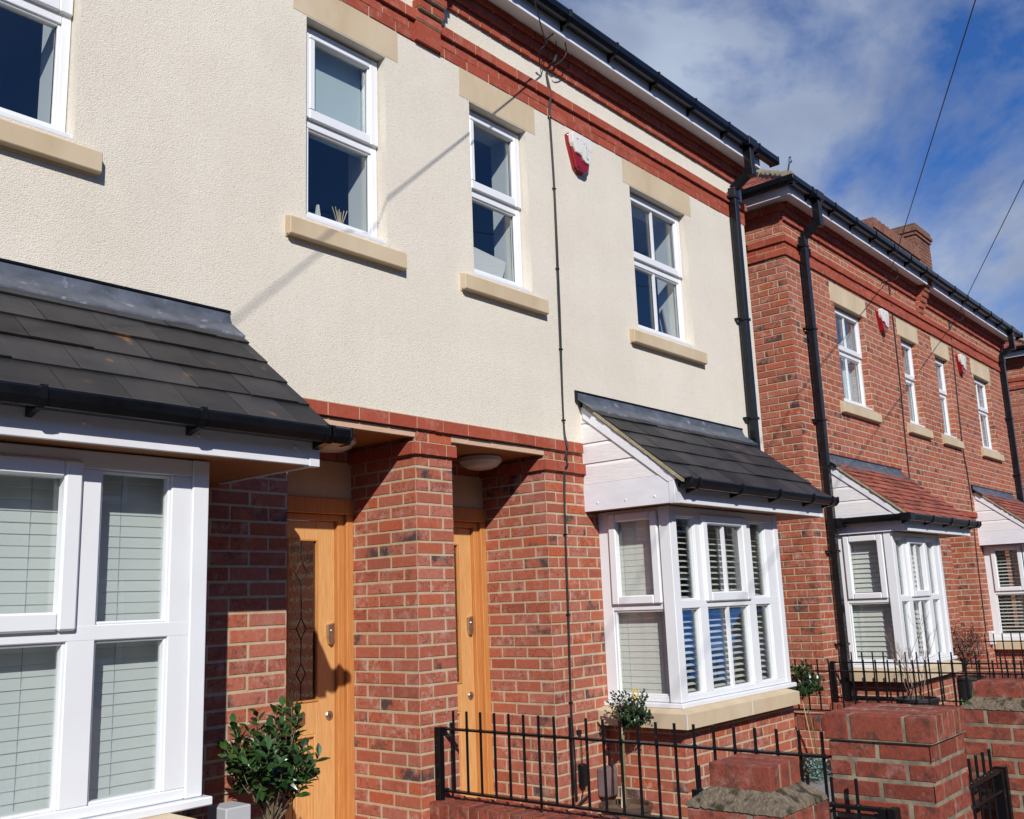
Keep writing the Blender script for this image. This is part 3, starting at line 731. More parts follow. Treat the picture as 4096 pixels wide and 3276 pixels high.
def door(house, xr, w_=.93, z_off=0.0, visible=True, ygap=.6):
    """recessed oak door, opening from xr-w_ to xr; frame plane y=.6"""
    x0, x1 = xr-w_, xr; y = ygap; zb = -2.33
    f = MB()
    f.box(x0, x0+.055, y-.03, y+.04, zb, -.246); f.box(x1-.055, x1, y-.03, y+.04, zb, -.246)
    f.box(x0+.055, x0+.105, y-.005, y+.05, zb, -.246); f.box(x1-.105, x1-.055, y-.005, y+.05, zb, -.246)
    f.box(x0+.105, x1-.105, y-.005, y+.05, -.285, -.246)
    f.box(x0, x1, y-.035, y+.05, -.245, -.148)
    o = f.build('door_frame', M_oakd, house, bevel=.004)
    d = MB(); a0, a1 = x0+.108, x1-.108; yd = y+.025; zt = -.288
    xm = (a0+a1)/2; g = [(a0+.14, xm-.012), (xm+.012, a1-.14)]
    d.box(a0, a0+.14, yd, yd+.045, zb, zt); d.box(a1-.14, a1, yd, yd+.045, zb, zt); d.box(xm-.0119, xm+.0119, yd, yd+.045, -1.345, -.41)
    d.box(a0+.1405, a1-.1405, yd+.0005, yd+.045, -.41, zt); d.box(a0+.1405, a1-.1405, yd+.0005, yd+.045, -1.54, -1.345)
    d.box(a0+.1405, a1-.1405, yd+.0005, yd+.045, zb, -2.11); d.box(xm-.05, xm+.05, yd+.0006, yd+.045, -2.11, -1.54)
    dr = d.build('door', M_oak, house, bevel=.002)
    for (p0, p1) in ((a0+.14, xm-.05), (xm+.05, a1-.14)):
        q = MB(); q.box(p0, p1, yd+.018, yd+.03, -2.11, -1.54)
        ring(q, 'x', yd-.004, yd+.02, p0+.001, p1-.001, -2.109, -1.541, .014)
        ring(q, 'x', yd+.006, yd+.024, p0+.03, p1-.03, -2.08, -1.57, .018)
        q.build('door_panel', M_oak, dr, bevel=.003)
    for (p0, p1) in g:
        q = MB(); ring(q, 'x', yd-.006, yd+.012, p0-.012, p1+.012, -1.357, -.398, .014); q.build('glazing_bead', M_oakd, dr, bevel=.003)
        q = MB(); q.box(p0, p1, yd+.014, yd+.020, -1.345, -.41)
        q.build('door_pane', M_doorglass, dr)
        q = MB(); c = (p0+p1)/2; yy = yd+.012
        def dia(cz, hw, hh):
            q.tube([(c-hw, yy, cz), (c, yy, cz+hh), (c+hw, yy, cz), (c, yy, cz-hh), (c-hw, yy, cz)], .0028, 5)
        dia(-.60, .045, .07); dia(-.93, .034, .065); dia(-1.19, .034, .055)
        for s_ in ((-.41, -.53), (-.67, -.865), (-.995, -1.135), (-1.245, -1.345)): q.tube([(c, yy, s_[0]), (c, yy, s_[1])], .0022, 5)
        q.tube([(p0, yy, -.93), (c-.034, yy, -.93)], .0022, 5); q.tube([(c+.034, yy, -.93), (p1, yy, -.93)], .0022, 5)
        q.build('leadwork', M_lcame, dr)
    q = MB(); q.box(a0+.1, a1-.1, yd+.12, yd+.13, -2.3, zt); q.build('hall_backing', M_room, dr)
    lx = a1-.045
    q = MB(); q.prism([(lx-.022, -.985), (lx-.022, -.915), (lx+.024, -.905), (lx+.024, -1.0), (lx+.012, -1.03), (lx-.01, -1.03)], 'y', yd-.028, yd); q.lathe([(.012, 0), (.012, .006)], (lx, 0, 0), 12)
    k = len(q.v)-24
    for i in range(24): v = q.v[k+i]; q.v[k+i] = (v[0], yd-.028-v[2], -.95+v[1])
    q.build('night_latch', M_steel, dr, bevel=.003)
    q = MB(); q.lathe([(.027, 0), (.027, .006), (.022, .010), (.008, .011)], (lx, 0, 0), 20)
    q.v = [(v[0], yd-v[2], -1.445+v[1]) for v in q.v]; q.cm = 1; q.box(lx-.003, lx+.003, yd-.0125, yd-.008, -1.46, -1.44); q.build('door_lock', [M_steel, M_lcame], dr)
    q = MB(); q.box(xm-.13, xm+.13, yd-.012, yd+.002, -1.47, -1.41); q.box(xm-.115, xm+.115, yd-.016, yd-.011, -1.457, -1.423); q.build('letter_plate', M_steel, dr, bevel=.003)
    # stone lintel over the frame, canopy soffit and its front board
    l = MB(); l.box(x0, x1, y-.012, y+.05, -.147, .085); l.build('door_lintel', M_stone, house)
    l = MB(); l.cm = 1; l.box(x0, x1, y, y+.05, .0851, .20); l.cm = 0; bricks(l, 'x', y, -1, x0, x1, .09, .178, x0, 0); l.build('recess_brickwork', [M_brick, M_mortar], house)
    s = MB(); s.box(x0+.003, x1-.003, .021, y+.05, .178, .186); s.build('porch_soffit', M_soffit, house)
    b = MB(); b.box(x0+.001, x1-.001, -.002, .02, .176, .218); b.build('porch_board', M_board, house, bevel=.002)
    return dr

# ================================================================ SETTING
g = MB(); g.poly([(-300, -300, -2.52), (400, -300, -2.52), (400, 400, -2.52), (-300, 400, -2.52)]); tag(g.build('ground', M_gravel), None, None, kind='structure')
g = MB(); g.box(-60, 90, -5.2, -2.95, -2.6, -2.44); tag(g.build('pavement', M_pave), None, None, kind='structure')
g = MB(); g.box(-60, 90, -5.35, -5.201, -2.62, -2.435); tag(g.build('kerb', M_stone), None, None, kind='structure')
g = MB(); g.box(-60, 90, -11.5, -5.351, -2.7, -2.55); tag(g.build('road', M_asph), None, None, kind='structure')
g = MB(); g.box(-60, 90, -14.0, -11.501, -2.6, -2.44); tag(g.build('far_pavement', M_pave), None, None, kind='structure')

# the terrace across the street (behind the camera, mirrored in the panes)
t = thing('terraced_house', 'long brick terrace across the street, seen only mirrored in window glass', 'house', (8, -14.2, ZG))
m_ = MB(); hs = [(x_, x_+1.1, z_, z_+1.5) for x_ in range(-24, 44, 4) for z_ in (-1.6, 1.3)]
holed(m_, 'x', -14.2, -28, 46, ZG, 3.6, hs); m_.box(-28, 46, -22, -14.5, ZG, 3.59); m_.build('wall', mat('dull brick', (.16, .06, .04), .9, var=(.22, .09, .06), var_scale=3), t, recalc=False)
m_ = MB(); m_.prism([(-14.0, 3.6), (-18.2, 6.3), (-22.2, 3.6)], 'x', -28, 46); m_.build('roof', M_slate, t)
m_ = MB()
for h_ in hs: ring(m_, 'x', -14.28, -14.2, h_[0], h_[1], h_[2], h_[3], .09)
m_.build('window_frames', M_upvc, t)

# ================================================================ CREAM HOUSES
def cream_shell(house, x0, x1, wins, gf_holes, party_right):
    """render wall with window holes, red band, eaves"""
    w_ = MB(); holes = [(a, b, c, d) for a, b, c, d in wins]
    holed(w_, 'x', -.004, x0, x1, .302, 3.235, holes)
    for (a, b, c, d) in wins:
        for u in (a, b): w_.poly([(u, -.004, c), (u, .09, c), (u, .09, d), (u, -.004, d)])
        w_.poly([(a, -.004, d), (b, -.004, d), (b, .09, d), (a, .09, d)])
    if not party_right: w_.poly([(x1, -.004, .302), (x1, 7, .302), (x1, 7, 3.56), (x1, -.004, 3.56)])
    w_.poly([(x0, -.008, .304), (x1, -.008, .304), (x1, -.008, .312), (x0, -.008, .312)]); w_.poly([(x0, -.008, .304), (x1, -.008, .304), (x1, .0, .304), (x0, .0, .304)])
    w_.build('render_wall', M_render, house, recalc=False)
    b = MB()
    band(b, 'x', 0, -1, x0, x1+(.015 if not party_right else 0), 2.838, .006, .225, .11); band(b, 'x', 0, -1, x0, x1+(.015 if not party_right else 0), 2.911, .006, .225, .0)
    band(b, 'x', 0, -1, x0, x1+(.03 if not party_right else 0), 2.984, .03, .225, .856)
    b.build('upper_brick_band', [M_band, M_mortar], house)
    b = MB(); band(b, 'x', 0, -1, x0, min(x1, 1.667) if not party_right else x1, .232, .022, .225, -.678); b.build('lower_brick_band', [M_band, M_mortar], house)

hL = thing('cream_house', 'cream rendered left house with a dark slate bay roof over a large blind-filled window', 'house', (-1.0, 0, ZG))
hR = thing('cream_house', 'cream rendered house with three upper windows, right neighbour of the big left bay', 'house', (2.4, 0, ZG))
W0 = (-3.04, -2.14, 1.345, 2.605); W1 = (-.82, -.203, 1.345, 2.605); W2 = (.573, 1.19, 1.345, 2.605); W3 = (2.553, 3.46, 1.345, 2.605)
XP = .155
cream_shell(hL, -4.4, XP, [W0, W1], [], True); cream_shell(hR, XP, 4.64, [W2, W3], [], False)
eaves(hL, -4.4, XP, 0); eaves(hR, XP, 4.64, 0, end_r=True, gut_x1=4.93)
roof_main(hL, -4.4, XP, 0, M_slate); roof_main(hR, XP, 4.85, 0, M_slate)
def kneeler(house, xc, z0, dz=0, w_=.215, n=6):
    k = MB(); 
    for i in range(n):
        o_ = .045+.028*i; zb = z0+.075*i
        k.cm = 1; k.box(xc-w_/2+.004, xc+w_/2-.004, -o_+.004, .01, zb-.006, zb+.072); k.cm = 0
        k.cc = (random.random(), random.random(), random.random())
        if i % 2 == 0: k.box(xc-w_/2, xc+w_/2, -o_, .01, zb, zb+.065)
        else:
            k.box(xc-w_/2, xc-.005, -o_, .01, zb, zb+.065); k.cc = (random.random(), random.random(), random.random()); k.box(xc+.005, xc+w_/2, -o_, .01, zb, zb+.065)
        k.cc = None
    k.build('corbel_kneeler', [M_band, M_mortar], house, bevel=.003)
kneeler(hR, .163, 2.985, w_=.235, n=6)
b = MB(); b.cc = (.2, .3, .3); b.box(.05, .275, -.035, .01, 2.838, 2.978); b.cc = None; b.build('band_pad', [M_band, M_mortar], hR)
upper_window(hL, *W0); upper_window(hL, *W1, curtain='upper_half'); upper_window(hR, *W2); upper_window(hR, *W3, bars=True)

# ground floor, right house: pier between the doors, pier by the cable, wall behind the bay
w_ = MB()
def pier_front(mb, u0, u1, sq1=True, z1=.225):
    bricks(mb, 'x', 0, -1, u0, u1, ZG, .075, u0, 0, sq0=True, sq1=sq1)
    bricks(mb, 'x', 0, -1, u0, u1, .15, .228, u0, 0, sq0=True, sq1=sq1)
def pier_side(mb, x, par, sgn=-1, y1=.6):
    bricks(mb, 'y', x, sgn, 0, y1, ZG, .075, 0, par, sq0=True); bricks(mb, 'y', x, sgn, 0, y1, .15, .18, 0, par, sq0=True)
w_.cm = 1
holed(w_, 'x', 0, 0, 4.636, ZG, .30, [(.31, 1.24, ZG-1, .225), (1.95, 3.38, -1.5, -.205)])
w_.poly([(.0, 0, ZG), (.0, .6, ZG), (.0, .6, .225), (.0, 0, .225)]); w_.poly([(.31, 0, ZG), (.31, .65, ZG), (.31, .65, .225), (.31, 0, .225)]); w_.poly([(1.24, 0, ZG), (1.24, .65, ZG), (1.24, .65, .225), (1.24, 0, .225)])
w_.poly([(4.636, 0, ZG), (4.636, 7, ZG), (4.636, 7, .30), (4.636, 0, .30)])
w_.cm = 0
pier_front(w_, 0, .31); pier_side(w_, 0, 1); pier_side(w_, .31, 1, 1)
bricks(w_, 'x', 0, -1, 1.24, 4.64, ZG, .075, 1.24, 0, holes=[(1.86, 3.46, -1.75, -.15)], sq0=True, sq1=True)
bricks(w_, 'x', 0, -1, 1.24, 4.64, .15, .228, 1.24, 0, sq0=True, sq1=True)
pier_side(w_, 1.24, 1)
w_.build('brick_wall', [M_brick, M_mortar], hR)
c = MB()
band(c, 'x', 0, -1, -.022, .332, .080, .022, .225, .245); band(c, 'y', 0, -1, -.0, .6, .080, .022, .225, -.04)
band(c, 'y', .31, 1, 0, .6, .080, .022, .225, 0)
c.build('corbel_course', [M_band, M_mortar], hR); c = MB()
band(c, 'x', 0, -1, 1.218, 1.685, .080, .022, .225, 1.36-.025); band(c, 'y', 1.24, -1, 0, .6, .080, .022, .225, -.04)
c.build('corbel_course', [M_band, M_mortar], hR)
# left house ground floor
w_ = MB(); w_.cm = 1
holed(w_, 'x', 0, -4.4, -.93, ZG, .30, [(-3.3, -1.9, -1.5, -.205)]); w_.poly([(-.93, 0, .225), (0, 0, .225), (0, 0, .30), (-.93, 0, .30)])
w_.poly([(-.93, 0, ZG), (-.93, .65, ZG), (-.93, .65, .225), (-.93, 0, .225)])
w_.cm = 0
bricks(w_, 'x', 0, -1, -1.82, -.93, ZG, .075, -.93, 1, sq1=True); bricks(w_, 'x', 0, -1, -1.82, -.93, .15, .228, -.93, 1, sq1=True)
bricks(w_, 'y', -.93, 1, 0, .6, ZG, .18, 0, 0, sq0=True)
w_.build('brick_wall', [M_brick, M_mortar], hL)
c = MB(); band(c, 'x', 0, -1, -1.5, -.908, .080, .022, .225, -.93); band(c, 'y', -.93, 1, 0, .6, .080, .022, .225, -.04); c.build('corbel_course', [M_band, M_mortar], hL)
door(hL, 0.0); door(hR, 1.24)
s = MB(); s.box(-.93, 0, -.15, .62, -2.5, -2.35); s.build('doorstep', M_stone, hL); s = MB(); s.box(.31, 1.24, -.15, .62, -2.5, -2.35); s.build('doorstep', M_stone, hR)

bay(hL, -3.46, -1.78, -4.0, -1.315, blind=(M_blind, 85, 80, .0425), cols=[(-3.36, -3.06, False, False), (-2.95, -2.345, True, False), (-2.237, -1.945, False, False)], flash_x1=-1.30)
bay(hR, 1.82, 3.49, 1.675, 4.10, blind=(M_blindw, 16, 85, .043), cols=[(1.912, 2.168, False, False), (2.28, 2.90, True, True), (3.02, 3.262, False, False)], flash_x1=4.22)
downpipe(hR, 4.345, -.1, 3.10, w_=.078, brk=(3.02, 1.77, .80), y=-.06)

# ================================================================ BRICK HOUSES
DZ = -.06
hA = thing('brick_house', 'red brick house beside the cream one, with clay tiled bay roof and black corner downpipe', 'house', (7.0, 0, ZG))
hB = thing('brick_house', 'red brick house further right, with two narrow bays of windows before its downpipe', 'house', (12.0, 0, ZG))
XB0, XM, XB1 = 5.565, 9.87, 14.15
L1 = (6.80, 7.69, 1.30, 2.485); L2 = (8.98, 9.585, 1.30, 2.485); L3 = (10.37, 10.955, 1.29, 2.475); L4 = (12.25, 13.09, 1.285, 2.465)
def brick_shell(house, x0, x1, wins, gf, sq0, sq1, side=None):
    m_ = MB(); m_.cm = 1
    hs = list(wins)+list(gf)
    holed(m_, 'x', 0, x0+.004, x1-.004, ZG, 3.5, hs)
    for (a, b, c, d) in wins:
        for u in (a, b): m_.poly([(u, 0, c), (u, .09, c), (u, .09, d), (u, 0, d)])
        m_.poly([(a, 0, d), (b, 0, d), (b, .09, d), (a, .09, d)])
    m_.cm = 0
    lint = [(a-.10, b+.11, d, d+.235) for a, b, c, d in wins]+[(a-.14, b+.115, c-.15, c-.02) for a, b, c, d in wins]
    bricks(m_, 'x', 0, -1, x0, x1, ZG, 2.75, XB0, 0, holes=hs+lint, sq0=sq0, sq1=sq1, zo=-.05)
    bricks(m_, 'x', 0, -1, x0, x1, 2.98, 3.40, XB0, 0, sq0=sq0, sq1=sq1, zo=-.05)
    for (a, b, c, d) in wins: bricks(m_, 'y', b, -1, 0, .075, c, d, 0, 1, sq0=True, zo=-.05)
    m_.build('brick_wall', [M_brick, M_mortar], house)
    b = MB(); e0 = x0-(.02 if sq0 else 0)
    for i, (z, o_) in enumerate(((2.765, .02), (2.84, .004), (2.915, .024))): band(b, 'x', 0, -1, x0-(o_ if sq0 else 0), x1, z, o_, .225, XB0+.11*(i % 2))
    for i, (z, o_) in enumerate(((3.185, .02), (3.26, .045))): band(b, 'x', 0, -1, x0-(o_ if sq0 else 0), x1, z, o_, .225, XB0+.11*(i % 2))
    if side:
        for i, (z, o_) in enumerate(((2.765, .02), (2.84, .004), (2.915, .024), (3.185, .02), (3.26, .045))): band(b, 'y', x0, -1, 0, side, z, o_, .225, .11*(i % 2)-.02)
    b.build('projecting_courses', [M_band, M_mortar], house)
    if side:
        s_ = MB(); s_.cm = 1; s_.poly([(x0+.003, 0.003, ZG), (x0+.003, side, ZG), (x0+.003, side, 3.5), (x0+.003, .003, 3.5)]); s_.cm = 0
        bricks(s_, 'y', x0, -1, 0, min(side, 2.2), ZG, 2.75, 0, 1, sq0=True, zo=-.05); bricks(s_, 'y', x0, -1, 0, min(side, 2.2), 2.98, 3.40, 0, 1, sq0=True, zo=-.05)
        s_.build('side_wall', [M_brick, M_mortar], house)
D3 = (9.0, 9.56, ZG-1, .16); D4 = (10.03, 11.0, ZG-1, .16)
brick_shell(hA, XB0, XM, [L1, L2], [(6.2, 7.5, -1.5, -.26), (8.62, 9.56, ZG-1, .15)], True, False, side=5.0)
brick_shell(hB, XM, XB1, [L3, L4], [(10.03, 11.0, ZG-1, .15), (11.62, 13.0, -1.5, -.26)], False, True)
for w4 in (L1, L4): pass
upper_window(hA, *L1, bars=True, curtain='net'); upper_window(hA, *L2, curtain='net'); upper_window(hB, *L3, curtain='side'); upper_window(hB, *L4, bars=True, curtain='side')
# recess sides, doors
for (h_, xs, xe) in ((hA, 8.62, 9.56), (hB, 10.03, 11.0)):
    r_ = MB(); r_.cm = 1
    r_.poly([(xe, 0, ZG), (xe, .65, ZG), (xe, .65, .15), (xe, 0, .15)]); r_.poly([(xs, 0, ZG), (xs, .65, ZG), (xs, .65, .15), (xs, 0, .15)]); r_.cm = 0
    bricks(r_, 'y', xe, -1, 0, .6, ZG, .15, 0, 1, sq0=True, zo=-.05)
    r_.build('recess_wall', [M_brick, M_mortar], h_)
    door(h_, xe, w_=xe-xs)
    c = MB(); band(c, 'x', 0, -1, xs-.33, xe+.5, .165, .022, .225, xs); c.build('lower_brick_band', [M_band, M_mortar], h_)
bay(hA, 6.08, 7.58, 6.05, 8.27, dz=-.05, roofmat='tile', blind=(M_blindw, 55, 70, .05), cols=[(6.18, 6.40, False, False), (6.52, 7.02, True, True), (7.14, 7.36, False, False)], side_gutter=True, flash_x1=8.4)
bay(hB, 11.50, 13.0, 11.36, 13.6, dz=-.05, roofmat='tile', blind=(M_blindw, 12, 20, .05), cols=[(11.6, 11.82, False, False), (11.94, 12.44, True, True), (12.56, 12.78, False, False)])
eaves(hA, XB0, XM-.1, -.07, gut_x0=XB0-.30, gut_x1=XM+.06); eaves(hB, XM+.14, XB1, -.07, end_r=True, gut_x0=XM+.05, gut_x1=XB1+.35)
kneeler(hA, XM+.02, 2.99, w_=.225, n=6)
downpipe(hA, 5.925, -2.4, 3.02, dz=-.07, w_=.080, brk=(2.93, 1.98, .97, -.42, -1.36), y=-.065)
downpipe(hB, 13.87, -2.4, 3.02, dz=-.07, w_=.080, brk=(2.93, 1.93, .97), y=-.065)
# wrapped side eave of the first brick house
s = MB(); s.box(XB0-.205, XB0-.187, -.205, 5, 3.335, 3.53); s.box(XB0-.1865, XB0, -.185, 5, 3.355, 3.365); s.box(XB0-.186, XB0-.0005, -.2045, -.187, 3.3355, 3.53); s.build('side_fascia', M_white, hA)
s = MB(); s.prism(gutter_prof(XB0-.312, XB0-.207, 3.42, 3.505), 'y', -.30, 5); s.build('side_gutter', M_black, hA)
def hip_roof(house, x0, x1, dz):
    rf = MB(); zE = 3.56+dz; xe = x0-.24; ye = -.24; t = .70
    rid = 3.5
    row = 0; s_ = 0
    while s_ < rid:            # left hip face, tiles in courses
        y = ye+s_; n = 0
        yy = y-(.09 if row % 2 else 0)
        while yy < 7:
            a0, a1 = max(yy+.001, y), min(yy+.164, 7.2-s_); yy += .165
            if a1-a0 < .02: continue
            j = random.uniform(0, .004); rf.cc = (random.random(), .5, .5); b0 = xe+s_; b1 = xe+s_+.12
            rf.poly([(b0, a0, zE+t*s_+.022+j), (b0, a1, zE+t*s_+.022+j), (b1, a1, zE+t*(s_+.12)+.006), (b1, a0, zE+t*(s_+.12)+.006)])
            rf.poly([(b0, a0, zE+t*s_+.004), (b0, a1, zE+t*s_+.004), (b0, a1, zE+t*s_+.022+j), (b0, a0, zE+t*s_+.022+j)])
        s_ += .1; row += 1
    row = 0; s_ = 0
    while s_ < rid:
        xx = xe+s_-(.09 if row % 2 else 0)
        while xx < x1:
            a0, a1 = max(xx+.001, xe+s_), min(xx+.164, x1); xx += .165
            if a1-a0 < .02: continue
            j = random.uniform(0, .004); rf.cc = (random.random(), .5, .5)
            rf.poly([(a0, ye+s_, zE+t*s_+.022+j), (a1, ye+s_, zE+t*s_+.022+j), (a1, ye+s_+.12, zE+t*(s_+.12)+.006), (a0, ye+s_+.12, zE+t*(s_+.12)+.006)])
            rf.poly([(a0, ye+s_, zE+t*s_+.004), (a1, ye+s_, zE+t*s_+.004), (a1, ye+s_, zE+t*s_+.022+j), (a0, ye+s_, zE+t*s_+.022+j)])
        s_ += .1; row += 1
    o = rf.build('roof', M_tile, house, recalc=False)
    h = MB(); n = 14
    for i in range(n):
        a = Vector((xe+.02, ye+.02, zE+.02))+Vector((1, 1, t))*(3.5*i/n); b_ = Vector((xe+.02, ye+.02, zE+.02))+Vector((1, 1, t))*(3.5*(i+1)/n+.02)
        h.tube([a, b_], .075, 8, .062)
    h.build('hip_tile', M_verge, o)
    q = MB(); pts = []
    for i in range(18):
        a_ = i/17*4.4; r_ = .045*(1-i/22)
        pts.append((xe-.0+.0, ye-.02-.02*math.sin(a_)*0-r_*math.sin(a_)*.7, zE+.14+.05+r_*math.cos(a_)))
    q.tube([(xe+.03, ye+.04, zE+.03), (xe, ye-.01, zE+.16)]+pts, .009, 6)
    q.build('hip_iron', M_steel, o)
    return o
hip_roof(hA, XB0, XM, -.07); roof_main(hB, XM, XB1+.2, -.07, M_tile)

# far house
hC = thing('brick_house', 'far red brick house whose shaded corner shows past the last downpipe', 'house', (17.5, 0, ZG))
XC0, XC1 = 15.75, 20.0
brick_shell(hC, XC0, XC1, [(17.0, 17.9, 1.30, 2.485)], [], True, False, side=5.0)
upper_window(hC, 17.0, 17.9, 1.30, 2.485, bars=True)
eaves(hC, XC0, XC1, -.07, gut_x0=XC0-.3, gut_x1=XC1)
s = MB(); s.box(XC0-.205, XC0-.187, -.205, 5, 3.335, 3.53); s.box(XC0-.1865, XC0, -.185, 5, 3.355, 3.365); s.build('side_fascia', M_white, hC)
s = MB(); s.prism(gutter_prof(XC0-.312, XC0-.207, 3.42, 3.505), 'y', -.30, 5); s.build('side_gutter', M_black, hC)
rC = hip_roof(hC, XC0, XC1, -.07)
# chimney with oversailing courses, rising from the far roof
ch = MB(); cx0, cx1, cy0, cy1 = 17.0, 17.95, 2.02, 2.47
ch.cm = 1; ch.box(cx0+.004, cx1-.004, cy0+.004, cy1-.004, 4.2, 6.75); ch.cm = 0
bricks(ch, 'x', cy0, -1, cx0, cx1, 4.6, 6.7, cx0, 0, sq0=True, sq1=True); bricks(ch, 'y', cx0, -1, cy0, cy1, 4.6, 6.7, cy0, 1, sq0=True, sq1=True)
for i, o_ in enumerate((.03, .06, .03)):
    ch.cc = (random.random(), .2, .5); ch.box(cx0-o_, cx1+o_, cy0-o_, cy1+o_, 6.7+.075*i, 6.77+.075*i); ch.cc = None
ch.cm = 1; ch.box(cx0-.03, cx1+.03, cy0-.03, cy1+.03, 6.925, 6.95)
ch.build('chimney', [M_chim, M_flaunch], rC)
ch = MB(); x_ = 14.3; k_ = 0
while x_ < 17.0:
    ch.cc = (random.random(), .2, .6); zt_ = 6.30+.02*(k_ % 2)+.05*max(0, (x_-15.5)); ch.box(x_+.004, x_+.106, 1.96, 2.2, 6.1, zt_); ch.cc = None; x_ += .11; k_ += 1
ch.cm = 1; ch.box(14.3, 17.0, 1.99, 2.19, 5.3, 6.12); ch.build('roof_parapet', [M_chim, M_flaunch], rC)

# ================================================================ ALARM BOXES
def text_mesh(body, size, depth=.001):
    cu = bpy.data.curves.new('t', 'FONT'); cu.body = body; cu.size = size; cu.align_x = 'CENTER'; cu.extrude = depth
    o = bpy.data.objects.new('t', cu); COL.objects.link(o); dg = bpy.context.evaluated_depsgraph_get()
    me = bpy.data.meshes.new_from_object(o.evaluated_get(dg)); bpy.data.objects.remove(o); return me
def alarm(x, z, label, sc=1.0):
    t = thing('alarm_box', label, 'alarm box', (x, 0, z), 'alarm boxes under the eaves')
    S_ = lambda p: (x+p[0]*sc, z+p[1]*sc)
    body = [(-.145, .125), (-.12, .145), (.125, .145), (.135, .10), (.085, -.13), (.05, -.16), (-.035, -.16), (-.07, -.135), (-.135, .06)]
    m_ = MB(); m_.prism([(x+p[0]*sc*1.02, 0) for p in body][:0] or [S_(p) for p in body], 'y', 0, 0) if False else None
    b = MB()
    # tapered body: wider at the wall, smaller in front
    bk = [S_(p) for p in body]; fr = [S_((p[0]*.95, p[1]*.95)) for p in body]; n = len(body); bs = 0
    b.v = [(p[0], -.002, p[1]) for p in bk]+[(p[0], -.024, p[1]) for p in bk]+[(p[0], -.036, p[1]) for p in fr]
    b.face(list(range(n))); b.face([2*n+i for i in reversed(range(n))])
    for l in (0, 1):
        for i in range(n): j = (i+1) % n; b.face([l*n+i, l*n+j, (l+1)*n+j, (l+1)*n+i])
    b.build('alarm_base', M_red, t, bevel=.006, bseg=2)
    lens = [(-.118, .03), (.10, -.05), (.082, -.125), (.05, -.152), (-.035, -.152), (-.066, -.13)]
    c = MB(); c.prism([S_(p) for p in lens], 'y', -.062, -.03); c.build('red_lens', M_red, t, bevel=.008, bseg=2)
    cv = [(-.138, .120), (-.114, .141), (.118, .141), (.129, .10), (.094, -.060), (.070, -.080), (.030, -.078), (.002, -.064), (-.020, -.038), (-.045, -.028), (-.092, -.026), (-.128, .05)]
    c = MB(); c.prism([S_(p) for p in cv], 'y', -.078, -.034); co = c.build('alarm_cover', M_alarm, t, bevel=.006, bseg=2)
    p = MB(); r = random.Random(int(x*10))
    for i in range(16):
        a = r.uniform(-.05, .075); zz = .095-.0085*i
        if a < -.08+.2*max(0, -zz): continue
        p.box(x+a*sc, x+(a+r.uniform(.004, .02))*sc, -.0795, -.0782, z+zz*sc, z+(zz+.0012)*sc)
    p.box(x+.045*sc, x+.0462*sc, -.0795, -.0782, z-.045*sc, z+.10*sc)
    p.build('faded_markings', M_print, co)
    me = text_mesh('UK', .026*sc); me.materials.append(M_print); o = bpy.data.objects.new('printed_letters', me); COL.objects.link(o); o.parent = co
    o.rotation_euler = (R(90), 0, 0); o.location = Vector((x+.05*sc, -.0785, z-.052*sc))-wpos(co)
    q = MB(); q.box(x-.085*sc, x-.06*sc, -.0796, -.0783, z+.085*sc, z+.092*sc); q.box(x+.085*sc, x+.10*sc, -.0796, -.0783, z+.03*sc, z+.034*sc); q.build('red_mark', M_printr, co)
    return t
alarm(1.81, 2.625, 'red and white alarm box on the cream wall right of the twin cable')
alarm(8.28, 2.545, 'red and white alarm box on brick, between the first two brick-house windows')
alarm(11.53, 2.505, 'small red and white alarm box on brick, left of the last double window')

# ================================================================ LAMPS
def porch_lamp(x, y, label):
    t = thing('porch_lamp', label, 'lamp', (x, y, .178), 'round lamps under the door canopies')
    m_ = MB(); m_.lathe([(.135, 0), (.150, -.012), (.150, -.038), (.135, -.052)], (x, y, .178), 36); m_.build('lamp_rim', M_lampb if False else M_lamp, t, smooth=False)
    m_ = MB(); m_.lathe([(.132, -.050), (.118, -.068), (.085, -.083), (.045, -.090), (.001, -.092)], (x, y, .178), 36, caps=False); m_.build('lamp_shade', M_lamp, t, smooth=True)
    return t
porch_lamp(-.40, .30, 'round opal porch lamp above the oak door with the leaded glass, half behind the gutter')
porch_lamp(.93, .32, 'round opal porch lamp above the narrow second oak door')

